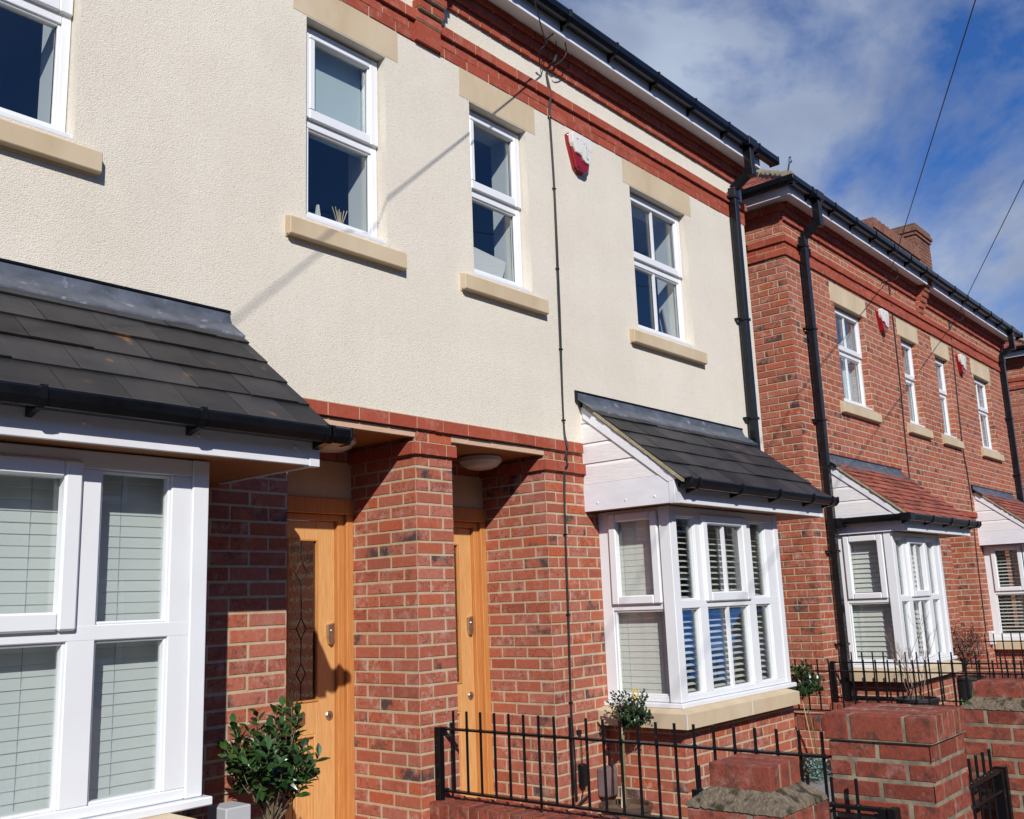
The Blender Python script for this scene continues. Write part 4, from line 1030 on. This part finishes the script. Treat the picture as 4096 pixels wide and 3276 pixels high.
# ================================================================ CABLES
def cable(pts, r=.0045, n=6): return MB().tube(pts, r, n)
def smooth(pts, k=6):
    P = [Vector(p) for p in pts]; P = [P[0]*2-P[1]]+P+[P[-1]*2-P[-2]]; o = []
    for i in range(1, len(P)-2):
        for j in range(k):
            t = j/k; a, b, c, d = P[i-1:i+3]
            o.append(.5*((2*b)+(-a+c)*t+(2*a-5*b+4*c-d)*t*t+(-a+3*b-3*c+d)*t**3))
    o.append(P[-2]); return o
A3 = Vector((1.27, -.17, 3.28))
pole = Vector((-27.4, -17.0, 3.63+.0))
t = thing('wall_cable', 'twin black cable clipped down the cream wall and past the brick pier', 'cable', (1.43, 0, ZG))
for k, dx in enumerate((-.005, .006)):
    pts = [(1.50+dx, -.10, 3.34), (1.47+dx, -.085, 3.26), (1.462+dx, -.018, 3.20), (1.474+dx*(1+.4*k), -.034, 3.02), (1.475+dx, -.018, 2.82), (1.49+dx, -.015, 2.24), (1.478+dx*1.6, -.015, 1.3), (1.463+dx*.4, -.016, .45), (1.455+dx, -.045, .26), (1.452-dx*(1+1.6*k), -.04, .19), (1.447+dx, -.042, .12), (1.440+dx, -.018, .04), (1.422+dx*.5, -.015, -.37), (1.410+dx, -.015, -.92), (1.393+dx*.6, -.015, -1.5), (1.398+dx*2.2, -.015, -1.85), (1.405+dx, -.015, -2.13)]
    cable(smooth(pts), .0048).build('cable_run', M_cable, t, smooth=True)
c = MB()
for (x, z) in ((1.474, 2.82), (1.488, 2.24), (1.48, 1.6), (1.473, .98), (1.465, .45), (1.422, -.37), (1.410, -.92), (1.393, -1.5)): c.box(x-.014, x+.016, -.024, -.004, z-.006, z+.006)
c.build('cable_clip', M_black, t, bevel=.002)
c = MB()
c.tube(smooth([(1.27, -.17, 3.28), (1.36, -.14, 3.40), (1.47, -.16, 3.475), (1.50, -.17, 3.53), (1.515, -.2, 3.60)]), .0045, 6)
c.tube(smooth([(1.33, -.14, 3.37), (1.42, -.17, 3.45), (1.53, -.15, 3.44), (1.56, -.14, 3.34), (1.50, -.11, 3.25), (1.47, -.09, 3.23)]), .0045, 6)
c.tube(smooth([(1.27, -.17, 3.28), (1.33, -.10, 3.30), (1.40, -.08, 3.31), (1.47, -.085, 3.27)]), .004, 6)
c.tube(smooth([(1.27, -.17, 3.28), (1.25, -.12, 3.235), (1.29, -.09, 3.22), (1.33, -.05, 3.18)]), .006, 6)
c.tube(smooth([(1.49, -.10, 3.34), (1.475, -.12, 3.46), (1.50, -.15, 3.50)]), .004, 6)
c.build('cable_loops', M_cable, t, smooth=True)
c = MB(); c.box(1.44, 1.494, -.05, -.008, -2.05, -1.90); c.build('junction_box', M_black, t, bevel=.012, bseg=3)
c = MB(); c.tube(smooth([(1.465, -.03, -1.70), (1.470, -.03, -1.78), (1.47, -.03, -1.84), (1.467, -.03, -1.90)]), .0035, 6); c.tube(smooth([(1.467, -.03, -2.05), (1.455, -.03, -2.10), (1.425, -.03, -2.14)]), .0035, 6)
c.tube([(1.41, -.02, -2.16), (1.52, -.02, -2.12)], .008, 6); c.box(1.452, 1.478, -.03, -.005, -1.71, -1.685); c.build('cable_tail', M_cable, t)
m_ = MB(); m_.box(1.655, 1.80, -.085, -.002, -2.15, -1.955); tag(m_.build('meter_cover', M_brown, org=(1.73, 0, -2.15), bevel=.018, bseg=3), 'brown plastic utility cover low on the brick, left of the potted round tree', 'utility box')
m_ = cable(smooth([(1.73, -.05, -2.15), (1.70, -.06, -2.22), (1.69, -.06, -2.42)]), .006); tag(m_.build('cover_cable', M_cable, org=(1.7, -.06, -2.42)), 'short black cable hanging below the brown utility cover', 'cable')
m_ = MB(); m_.box(11.22, 11.33, -.07, -.002, -1.66, -1.47); tag(m_.build('cable_box', M_white, org=(11.27, 0, -1.6), bevel=.01), 'pale grey box at the foot of the farthest wall cable', 'utility box')
for (xs, lab) in (([(8.74, 3.15), (8.745, 2.75), (8.725, 1.8), (8.66, .64), (8.6, -2.3)], 'thin black cable down the brick wall beside the nearer brick-house alarm'), ([(11.26, 3.18), (11.24, 2.66), (11.13, 1.26), (11.19, .8), (11.2, .2), (11.13, -.4), (11.10, -1.48)], 'thin black cable down the brick wall ending at a pale grey box')):
    tag(cable(smooth([(x, -.014, z) for x, z in xs]), .007).build('wall_cable', M_cable, org=(xs[-1][0], 0, xs[-1][1])), lab, 'cable')
def drop_wire(A, lab, loop=True, r=.0048):
    A = Vector(A); d = pole-A; pts = []
    for i in range(61):
        u = i/60; p = A+d*u; p.z -= .35*4*u*(1-u)*.25; pts.append(p)
    t = thing('overhead_wire', lab, 'wire', tuple(A), 'overhead wires to the house fronts')
    MB().tube(pts, r, 6).build('wire', M_cable, t, smooth=True)
    if loop:
        m_ = MB(); m_.tube(smooth([A+Vector((.0, .0, 0)), A+Vector((.09, -.02, .07)), A+Vector((.2, -.02, .08)), A+Vector((.26, 0, .0)), A+Vector((.18, .05, -.06)), A+Vector((.04, .08, -.03)), A+Vector((-.02, .11, -.12))]), .005, 6); m_.build('wire_loop', M_cable, t, smooth=True)
    return t
drop_wire(A3, 'overhead wire reaching the cream house under the eaves at the tangled loops', False)
drop_wire((8.45, -.15, 3.22), 'long overhead wire crossing the sky to the nearer brick house')
drop_wire((11.25, -.16, 3.22), 'right-hand overhead wire crossing the sky to the farther brick house')

# ================================================================ RAILINGS, GARDEN WALLS, GATES
def railing(x, y0, n, zt, label, glabel, wall_w=.225, post=True, low_wall=True, sp=.1057, y_end=None):
    ye = y0-sp*(n-1)
    t = thing('railing', label, 'railing', (x, (y0+ye)/2, zt-.5), 'black railings dividing the front gardens')
    m_ = MB(); m_.box(x-.020, x+.020, ye-.03, y0+.07, zt-.108, zt-.097); m_.build('top_rail', M_iron, t, bevel=.002)
    m_ = MB(); m_.box(x-.020, x+.020, ye-.03, y0+.07, zt-.447, zt-.436); m_.build('bottom_rail', M_iron, t, bevel=.002)
    for i in range(n):
        y = y0-sp*i; zb = zt-.447 if i % 7 != 6 else zt-.49
        m_ = MB(); m_.tube([(x, y, zb), (x, y, zt-.003), (x, y, zt)], .0075, 8); m_.lathe([(.011, -.004), (.010, .004), (.0066, .008)], (x, y, zt-.097), 8); m_.lathe([(.010, -.002), (.0066, .006)], (x, y, zt-.436), 8)
        m_.build('bar', M_iron, t)
    if post:
        m_ = MB(); m_.box(x-.062, x-.022, y0+.055, y0+.098, zt-.50, zt-.088); m_.box(x-.025, x+.02, y0+.062, y0+.09, zt-.112, zt-.094); m_.box(x-.025, x+.02, y0+.062, y0+.09, zt-.45, zt-.43)
        for zz in (zt-.19, zt-.40): m_.tube([(x-.068, y0+.076, zz), (x-.060, y0+.076, zz)], .007, 8)
        m_.build('wall_post', M_iron, t, bevel=.002)
    if low_wall:
        zc = zt-.487
        w2 = wall_w/2; y_e = y_end if y_end is not None else ye
        u = thing('garden_wall', glabel, 'wall', (x, (y0+y_e)/2, ZG), 'low walls under the dividing railings')
        b = MB(); b.cm = 1; b.box(x-w2+.006, x+w2-.006, y_e, -.006, ZG-.05, zc-.012); b.cm = 0
        bricks(b, 'y', x-w2+.004, -1, y_e, -.008, ZG, zc-.125, 0, 0); bricks(b, 'y', x+w2-.004, 1, y_e, -.008, ZG, zc-.125, 0, 0)
        b.build('brickwork', [M_brick, M_mortar], u)
        b = MB(); y = -.008
        while y > y_e+.02:
            b.cc = (random.random(), random.random(), random.random()); j = random.uniform(-.002, .002)
            b.box(x-w2-.004+j, x+w2+.004+j, y-.065, y, zc-.115, zc+random.uniform(-.003, .002)); b.cc = None; y -= .075
        b.build('brick_coping', [M_old, M_oldmortar], u, bevel=.005, bseg=2)
    return t
railing(.17, -.098, 22, -1.424, 'black iron railing nearest the camera, bolted to the pier between the oak doors', 'low brick wall under the nearest railing, running out from the door pier')
railing(4.62, -.133, 21, -1.424, 'black iron railing behind the right bay, at the end of the cream house', 'low brick wall behind the potted tree, at the end of the cream house', post=False)
railing(5.70, -.12, 21, -1.424, 'black iron railing fixed to the corner of the brick house by the downpipe', 'low brick wall from the corner of the brick house, under its railing')
railing(9.87, -.12, 20, -1.44, 'farthest black iron railing, between the two brick-house doors', 'farthest low brick wall, between the two brick-house doors')

def pillar(x0, y0, w_, ztop, label, kind, cap=.21):
    """kind 'flat': coping of bricks on edge; 'cap': small brick block over sloping mortar. (x0,y0) = front-left corner"""
    x1, y1 = x0+w_, y0+w_
    t = thing('brick_pillar', label, 'pillar', ((x0+x1)/2, (y0+y1)/2, ZG), 'brick gate pillars along the pavement')
    zb = ztop-.102 if kind == 'flat' else ztop-.12
    b = MB(); b.cm = 1; b.box(x0+.007, x1-.007, y0+.007, y1-.007, ZG-.05, zb-.004); b.cm = 0
    zo = (zb-.004) % .077; par = 0
    for (ax, pl, sg, p_) in (('x', y0, -1, 0), ('x', y1, 1, 0), ('y', x0, -1, 1), ('y', x1, 1, 1)):
        a0 = x0 if ax == 'x' else y0
        bricks(b, ax, pl+(.0078 if sg < 0 else -.0078), sg, a0, a0+w_, ZG, zb, a0, p_, sq0=True, sq1=True, front=.0035, course=.077, zo=zo, gp=.0082)
    b.build('shaft', [M_old, M_oldmortar], t)
    if kind == 'flat':
        c = MB(); o_ = .010; n = 6; X0, X1, Y0, Y1 = x0-o_, x1+o_, y0-o_, y1+o_
        c.cm = 1; c.box(X0+.0025, X1-.0025, Y0+.0025, Y1-.0025, zb-.006, ztop-.003); c.cm = 0
        pw = (X1-X0)/n; cuts = [(Y0, Y0+.103), (Y0+.116, Y0+.333), (Y0+.346, Y1)], [(Y0, Y0+.213), (Y0+.226, Y1)]
        for i in range(n):
            for (a, d_) in cuts[i % 2 if i else 0]:
                c.cc = (random.random(), random.random(), random.random()); j = random.uniform(-.002, .002)
                c.box(X0+pw*i+(.0065 if i else 0), X0+pw*(i+1)-(.0065 if i < n-1 else 0), a, d_, zb+j, ztop+random.uniform(-.003, .002)); c.cc = None
        c.build('coping', [M_old, M_oldmortar], t, bevel=.0035, bseg=2)
    else:
        xc, yc = (x0+x1)/2, (y0+y1)/2; h = cap/2
        f = MB(); n = 56; top = ztop-.073
        def hgt(u, v):
            d_ = max(abs(u), abs(v)); q = (w_/2-d_)/(w_/2-h); q = max(0, min(1, q))
            return zb+.002+(top-zb)*q + (.0022*noise.noise((u*25, v*25, x0))+.0028*noise.noise((u*90, v*90, 3))+.003*noise.noise((u*210, v*210, 7)))*(1 if q < 1 else 0)-.012*max(0, .12-q)/.12
        g_ = [-w_/2+.001+(w_-.002)*i/n for i in range(n+1)]
        for u in g_:
            for v in g_: f.v.append((xc+u, yc+v, hgt(u, v)))
        for i in range(n):
            for j in range(n): a = i*(n+1)+j; f.face([a, a+n+1, a+n+2, a+1])
        f.build('mortar_slope', M_flaunch, t, recalc=False)
        c = MB(); c.cm = 1; c.box(xc-h+.0022, xc+h-.0022, yc-h+.0022, yc+h-.0022, top-.01, ztop-.003); c.cm = 0
        pw = cap/3
        for i in range(3):
            c.cc = (random.random(), random.random(), random.random())
            c.box(xc-h+pw*i+(.0055 if i else 0), xc-h+pw*(i+1)-(.0055 if i < 2 else 0), yc-h, yc+h, top-.002, ztop+random.uniform(-.002, .002)); c.cc = None
        c.build('cap', [M_old, M_oldmortar], t, bevel=.0035, bseg=2)
    return t
pillar(-1.225, -2.80, .333, -1.35, 'nearest brick pillar, low, with a brick block on sloping mossy mortar', 'cap')
pillar(.155, -2.782, .43, -1.343, 'largest brick pillar, flat topped with bricks on edge, in front of the railings', 'flat')
pillar(1.28, -2.90, .34, -1.305, 'brick pillar with mossy mortar cap, furthest right behind the flat topped one', 'cap', .225)

def gate(x, y, ang, n, label):
    t = thing('garden_gate', label, 'gate', (x, y, ZG), 'black iron garden gates')
    ca, sa_ = math.cos(ang), math.sin(ang)
    def rot(mb):
        mb.v = [(x+v[0]*ca-v[1]*sa_, y+v[0]*sa_+v[1]*ca, v[2]) for v in mb.v]; return mb
    W_ = .1057*n+.02
    for (nm, z0, z1) in (('top_rail', -1.715, -1.70), ('lower_rail', -2.36, -2.345), ('middle_rail', -1.80, -1.788)):
        m_ = MB(); m_.box(.02, W_, -.018, .018, z0, z1); rot(m_).build(nm, M_iron, t, bevel=.002)
    for i in range(n):
        u = .116+.1057*i; m_ = MB(); m_.tube([(u, 0, -2.36), (u, 0, -1.598), (u, 0, -1.595)], .007, 8); m_.lathe([(.013, -.002), (.011, .003), (.0072, .008)], (u, 0, -1.70), 8); rot(m_).build('bar', M_iron, t)
    for u in (.0, W_-.005):
        m_ = MB(); m_.box(u, u+.03, -.022, .022, -2.40, -1.70); rot(m_).build('stile', M_iron, t, bevel=.002)
    m_ = MB(); m_.box(-.045, -.012, -.03, .03, -2.40, -1.695); rot(m_).build('hinge_post', M_iron, t, bevel=.003)
    return t
gate(.102, -2.594, R(90), 8, 'open black iron gate folded back beside the flat topped pillar')
gate(1.235, -2.72, R(180), 5, 'closed black iron gate right of the flat topped pillar')
gate(-1.30, -2.80, R(-90), 4, 'black iron gate tip just in front of the nearest mossy pillar')

# ================================================================ PLANTS
def leaf(mb, p, d, n_, ln, wd, fold=.25, ser=False):
    mb.cc = (random.random(), .5, .5); d = d.normalized(); s_ = d.cross(n_)
    if s_.length < 1e-3: s_ = d.orthogonal()
    s_.normalize(); nn = s_.cross(d).normalized()
    b = len(mb.v); prof = [(0, .0), (.18, .55), (.42, 1), (.7, .8), (.88, .4), (1, 0)]
    if ser: prof = [(0, 0), (.15, .5), (.2, .42), (.33, .9), (.38, .8), (.52, 1), (.57, .86), (.72, .75), (.77, .58), (.9, .3), (1, 0)]
    mid = [p+d*ln*t-nn*ln*.10*t*t for t, w_ in prof]
    for k, (t, w_) in enumerate(prof): mb.v.append(tuple(mid[k]))
    for sgn in (-1, 1):
        for k, (t, w_) in enumerate(prof): mb.v.append(tuple(mid[k]+s_*sgn*w_*wd/2+nn*w_*wd*fold*.5))
    m_ = len(prof)
    for sgn in (0, 1):
        o_ = b+m_*(1+sgn)
        for k in range(m_-1):
            if k == 0: mb.face([b+k, b+k+1, o_+k+1])
            elif k == m_-2: mb.face([b+k, b+k+1, o_+k])
            else: mb.face([b+k, b+k+1, o_+k+1, o_+k])
def shrub(parent, base, cen, rad, nt, lpt, ln, wd, m, mb_, seed, ser=False, twig=.0035, top_r=.5):
    rnd = random.Random(seed); tw = MB(); lf = MB(); base = Vector(base); cen = Vector(cen)
    for i in range(nt):
        while True:
            v = Vector((rnd.uniform(-1, 1), rnd.uniform(-1, 1), rnd.uniform(-1, 1)))
            if .25 < v.length < 1: break
        if v.z < -.5: v.z *= .6
        q = .78+.30*noise.noise((v.x*2+seed, v.y*2, v.z*2))+.2*rnd.random()
        e = cen+Vector((v.x*rad[0], v.y*rad[1], v.z*rad[2]))*q
        s0 = base+(cen-base)*rnd.uniform(.35, .95)
        mid = (s0+e)/2+Vector((rnd.uniform(-.03, .03), rnd.uniform(-.03, .03), rnd.uniform(-.03, .01)))
        pts = smooth([s0, mid, e], 4); tw.tube(pts, twig, 5, twig*.45)
        dr = (pts[-1]-pts[-3]).normalized()*.6+Vector((0, 0, .55))+v*.35; dr.normalize()
        for k in range(lpt):
            u = k/lpt; pp = e-(e-mid)*u*.75; a = k*2.4+rnd.random()
            sd = dr.orthogonal().normalized(); sd2 = dr.cross(sd)
            ld = (dr*(.35+.75*(1-u)*rnd.random())+(sd*math.cos(a)+sd2*math.sin(a))*rnd.uniform(.5, 1.0)).normalized()
            sc = rnd.uniform(.6, 1.1)
            leaf(lf, pp, ld, (dr+Vector((-.5, -.6, .6))*rnd.random()), ln*sc, wd*sc*rnd.uniform(.8, 1.15), ser=ser)
    tw.build('twigs', mb_, parent, smooth=True); lf.build('foliage', m, parent, recalc=False)
def pot(parent, c, r0, r1, h, m, name='pot'):
    p = MB(); p.lathe([(r0, 0), (r1, h-.03), (r1+.012, h-.028), (r1+.012, h), (r1-.012, h), (r1-.016, h-.03)], c, 32, caps=False); p.lathe([(.001, .002), (r0, .002)], c, 32, caps=False); p.build(name, m, parent, recalc=False)
    s_ = MB(); s_.lathe([(r1-.014, h-.028), (r1*.6, h-.02), (.002, h-.024)], c, 24, caps=False); s_.build('soil', M_soil, parent, smooth=True)
t = thing('potted_shrub', 'leafy dark green laurel in a pale planter beside the left oak door', 'shrub', (-1.235, -.30, ZG))
shrub(t, (-1.235, -.30, -2.0), (-1.215, -.30, -1.485), (.27, .25, .24), 92, 9, .068, .030, M_leaf, M_bark, 5, ser=True)
m_ = MB(); m_.tube(smooth([(-1.24, -.3, -2.42), (-1.225, -.3, -2.05), (-1.235, -.3, -1.74)]), .017, 8, .012); m_.tube(smooth([(-1.235, -.3, -1.76), (-1.27, -.31, -1.67), (-1.36, -.32, -1.57)]), .009, 7, .005)
m_.tube(smooth([(-1.235, -.3, -1.76), (-1.21, -.29, -1.6), (-1.17, -.27, -1.42)]), .010, 7, .004); m_.build('stem', M_bark, t, smooth=True)
m_ = MB(); m_.prism([(-1.47, -2.45), (-1.03, -2.45), (-1.01, -1.655), (-1.49, -1.655)], 'y', -.12, -.08) if False else None
t2 = thing('planter', 'pale grey square planter edge at the foot of the left bay window', 'planter', (-1.40, -.16, ZG))
m_ = MB(); m_.box(-1.46, -1.33, -.30, -.15, ZG, -1.66); m_.build('planter_box', M_potg, t2, bevel=.006)
m_ = MB(); m_.lathe([(.10, 0), (.16, .40)], (-1.235, -.30, ZG), 24); m_.build('pot', M_potg, t)

t = thing('potted_tree', 'small round-headed tree on a thin stem in a brown pot beside the right bay', 'tree', (1.53, -.32, ZG))
pot(t, (1.53, -.32, ZG), .13, .165, .31, M_potd)
m_ = MB(); m_.tube(smooth([(1.525, -.32, -2.16), (1.535, -.32, -1.95), (1.55, -.32, -1.72), (1.60, -.32, -1.62)]), .009, 8, .007); m_.build('trunk', M_stem, t, smooth=True)
m_ = MB(); m_.tube([(1.50, -.31, -2.16), (1.555, -.31, -1.66)], .005, 6); m_.build('cane', M_cane, t)
shrub(t, (1.56, -.32, -1.72), (1.62, -.34, -1.565), (.18, .165, .18), 130, 8, .032, .019, M_leafd, M_bark, 9, twig=.002)
m_ = MB()
for i in range(24):
    a = 2*math.pi*i/24; b_ = 2*math.pi*(i+1)/24
    m_.poly([(1.605+.036*math.cos(a)-.06, -.44, -1.442+.036*math.sin(a)), (1.605+.036*math.cos(b_)-.06, -.44, -1.442+.036*math.sin(b_)), (1.605+.022*math.cos(b_)-.06, -.44, -1.442+.022*math.sin(b_)), (1.605+.022*math.cos(a)-.06, -.44, -1.442+.022*math.sin(a))])
vs = list(m_.v); k = len(vs); m_.v += [(v[0], v[1]+.002, v[2]) for v in vs]
for q in [list(f) for f in m_.f]: m_.face([i+k for i in reversed(q)])
lb = m_.build('plant_label', M_yellow, t, recalc=False)
m_ = MB()
for i in range(18):
    a = 2*math.pi*i/18+.1; cx, cz = 1.545+.029*math.cos(a), -1.442+.029*math.sin(a)
    m_.box(cx-.0022, cx+.0022, -.4412, -.4402, cz-.003, cz+.003)
m_.build('label_print', M_print, lb)

t = thing('potted_tree', 'dark round-headed tree on a cane half hidden behind the right bay sill', 'tree', (4.22, -.32, ZG))
pot(t, (4.42, -.36, ZG), .10, .13, .20, M_potb)
m_ = MB(); m_.tube(smooth([(4.42, -.36, -2.27), (4.36, -.36, -1.95), (4.28, -.34, -1.7)]), .007, 8, .005); m_.build('trunk', M_stem, t, smooth=True)
m_ = MB(); m_.tube([(4.41, -.34, -2.27), (4.24, -.33, -1.62)], .0035, 6); m_.build('cane', M_cane, t)
shrub(t, (4.28, -.34, -1.78), (4.38, -.30, -1.62), (.26, .22, .22), 120, 8, .045, .028, M_leafd, M_bark, 21, twig=.003)

def tuft(name, lab, cat, base, h, r, n, wd, m, seed, lean=.6, potc=None, group=None):
    t = thing(name, lab, cat, base, group); rnd = random.Random(seed); lf = MB()
    for i in range(n):
        a = rnd.uniform(0, 6.28); q = rnd.uniform(0, 1)**.5
        d = Vector((math.cos(a)*q*lean, math.sin(a)*q*lean, 1)); p = Vector(base)+Vector((math.cos(a), math.sin(a), 0))*q*r*.4
        leaf(lf, p, d, Vector((math.cos(a), math.sin(a), -.4)), h*rnd.uniform(.6, 1), wd, fold=.15)
    lf.build('leaves', m, t, recalc=False); return t
# silver plant in a timber trough near the divider wall, grass behind
t = thing('planter', 'grey timber trough with a frosted silver shrub, seen past the mossy pillar', 'planter', (3.55, -.75, ZG))
m_ = MB(); m_.box(3.25, 3.75, -.86, -.66, ZG, -2.26); m_.build('trough', mat('weathered grey timber', (.16, .155, .15), .85, var=(.24, .23, .22), var_scale=9), t, bevel=.004)
m_ = MB()
rnd = random.Random(3)
for i in range(420):
    v = Vector((rnd.gauss(0, .5), rnd.gauss(0, .4), abs(rnd.gauss(.3, .5)))); v = v if v.length < 1.2 else v/v.length
    p = Vector((3.48, -.76, -2.25))+Vector((v.x*.14, v.y*.09, v.z*.17))
    leaf(m_, p, Vector((rnd.uniform(-1, 1), rnd.uniform(-1, 1), rnd.uniform(-.2, 1))), Vector((0, 0, 1)), .032, .016)
m_.build('silver_foliage', M_leafg, t, recalc=False)
tuft('grass_clump', 'clump of thin green grass behind the grey trough', 'grass', (3.75, -.98, ZG), .30, .35, 160, .008, M_grass, 8, .4)
t = thing('potted_shrub', 'bare twiggy rose in a wide black bucket before the brick-house bay', 'shrub', (5.18, -1.0, ZG))
pot(t, (5.18, -1.0, ZG), .14, .18, .66, M_potb, 'bucket')
m_ = MB(); m_.tube(smooth([(5.01, -1.0, -1.80), (5.05, -1.02, -1.70), (5.18, -1.03, -1.66), (5.31, -1.02, -1.70), (5.36, -1.0, -1.80)]), .005, 6); m_.build('bucket_handle', M_iron, t)
m_ = MB(); rnd = random.Random(12)
def twig_rec(p, d, ln, r, dep):
    q = p+d*ln*.5+Vector((rnd.uniform(-.02, .02), rnd.uniform(-.02, .02), 0)); e = q+(d+Vector((rnd.uniform(-.2, .2), rnd.uniform(-.2, .2), .05))).normalized()*ln*.5
    m_.tube([p, q, e], r, 5, r*.6)
    if dep > 0:
        for k in range(rnd.choice((2, 3))):
            s0 = p.lerp(e, rnd.uniform(.4, 1)); dd = (d+Vector((rnd.uniform(-.8, .8), rnd.uniform(-.6, .6), rnd.uniform(-.1, .5)))).normalized(); twig_rec(s0, dd, ln*rnd.uniform(.4, .65), r*.6, dep-1)
for i in range(9):
    a = rnd.uniform(0, 6.28); twig_rec(Vector((5.18+.05*math.cos(a), -1.0+.05*math.sin(a), -1.82)), Vector((rnd.uniform(-.55, .5), rnd.uniform(-.3, .3), 1)).normalized(), rnd.uniform(.30, .52), .0038, 3)
m_.build('bare_twigs', M_twig, t, smooth=True)
t = thing('potted_shrub', 'rust red leaved shrub in a ribbed black pot right of the brick-house bay', 'shrub', (8.2, -.55, ZG))
pot(t, (8.2, -.55, ZG), .15, .19, .60, M_potb)
shrub(t, (8.2, -.55, -1.85), (8.28, -.55, -1.52), (.36, .28, .36), 120, 9, .04, .018, M_leafr, M_twig, 31, twig=.003)
tuft('garden_plant', 'bright green broad leaved plant beside the mossy right pillar', 'plant', (7.9, -.75, -2.40), .50, .3, 46, .09, M_leafl, 4, .7)
tuft('garden_plant', 'spiky dark purple plant under the farthest bay window', 'plant', (12.0, -.95, -2.05), .55, .2, 60, .03, M_leafp, 6, 1.0)
tuft('garden_plant', 'small bay seedling foliage low against the far divider wall', 'plant', (9.5, -.9, -2.2), .3, .2, 30, .05, M_leafl, 14, .9)

# ================================================================ WINDOW SILL OBJECTS
t = thing('reed_diffuser', 'wooden reed sticks fanned in a diffuser inside the tall window left of the pair', 'diffuser', (-.40, .20, 1.43))
m_ = MB(); m_.lathe([(.03, 0), (.03, .05), (.012, .07)], (-.40, .21, 1.41), 16); m_.build('bottle', M_glass, t, smooth=True)
m_ = MB()
for (a, b_) in ((-.08, .15), (-.05, .16), (-.03, .14), (.0, .14), (.03, .16), (.06, .17), (-.015, .155)): m_.tube([(-.40, .21, 1.44), (-.40+a, .20+a*.2, 1.42+b_)], .0028, 5)
m_.build('reeds', M_reed, t)
m_ = MB(); m_.prism([(-.60, 1.41), (-.54, 1.41), (-.565, 1.56), (-.575, 1.56)], 'y', .20, .215); tag(m_.build('paper_card', M_alarm, org=(-.57, .2, 1.41)), 'small white pointed card on the inside sill beside the reed sticks', 'card')
t = thing('laptop', 'pale open laptop seen from behind, low in the narrow cream-house window', 'laptop', (.92, .22, 1.42))
m_ = MB(); m_.poly([(.72, .190, 1.40), (1.06, .190, 1.40), (1.10, .160, 1.60), (.76, .160, 1.63)]); m_.poly([(.72, .202, 1.40), (1.06, .202, 1.40), (1.10, .172, 1.60), (.76, .172, 1.63)])
m_.poly([(.72, .190, 1.40), (.76, .160, 1.63), (.76, .172, 1.63), (.72, .202, 1.40)]); m_.poly([(.76, .160, 1.63), (1.10, .160, 1.60), (1.10, .172, 1.60), (.76, .172, 1.63)]); m_.poly([(1.06, .190, 1.40), (1.10, .160, 1.60), (1.10, .172, 1.60), (1.06, .202, 1.40)])
m_.build('lid', M_laptop, t, recalc=False)
m_ = MB(); m_.box(.80, .86, .175, .196, 1.47, 1.50); m_.build('sticker', M_alarm, t)
t = thing('picture_frame', 'light wood picture frame leaning inside the double window by the downpipe', 'picture frame', (3.34, .20, 1.42))
m_ = MB(); ring(m_, 'x', .19, .205, 3.25, 3.41, 1.42, 1.71, .018)
ca_ = math.cos(.7); m_.v = [(3.33+(v[0]-3.33)*ca_, .20+(v[0]-3.33)*math.sin(.7)+(v[1]-.2)+(v[2]-1.42)*.15, v[2]) for v in m_.v]; m_.build('frame', M_paper, t)
m_ = MB(); m_.box(3.268, 3.392, .196, .200, 1.438, 1.692); m_.v = [(3.33+(v[0]-3.33)*ca_, .20+(v[0]-3.33)*math.sin(.7)+(v[1]-.2)+(v[2]-1.42)*.15, v[2]) for v in m_.v]; m_.build('picture', M_room, t)

# ================================================================ PARKED CAR (out of frame, reflected in the bay panes)
t = thing('parked_car', 'blue parked car mirrored faintly in the right bay window panes', 'car', (12.0, -6.4, -2.55))
m_ = MB(); prof = [(9.9, -2.35), (14.0, -2.35), (14.1, -1.95), (13.9, -1.65), (12.95, -1.52), (12.2, -1.12), (10.8, -1.08), (10.1, -1.5), (9.85, -1.7)]
m_.prism([(a_+2.1, b_) for a_, b_ in prof], 'y', -7.2, -5.6); body = m_.build('car_body', M_carblue, t, bevel=.08, bseg=3)
m_ = MB(); m_.prism([(11.85, -1.5), (14.25, -1.5), (13.65, -1.17), (12.35, -1.13)], 'y', -5.61, -5.59); m_.build('side_window', M_black, t)
for x_ in (12.2, 14.7):
    m_ = MB(); m_.lathe([(.20, 0), (.31, .01), (.31, .18), (.2, .19)], (0, 0, 0), 28); m_.v = [(x_+v[0], -5.75+v[2], -2.24+v[1]) for v in m_.v]; m_.build('wheel', M_tyre, t)
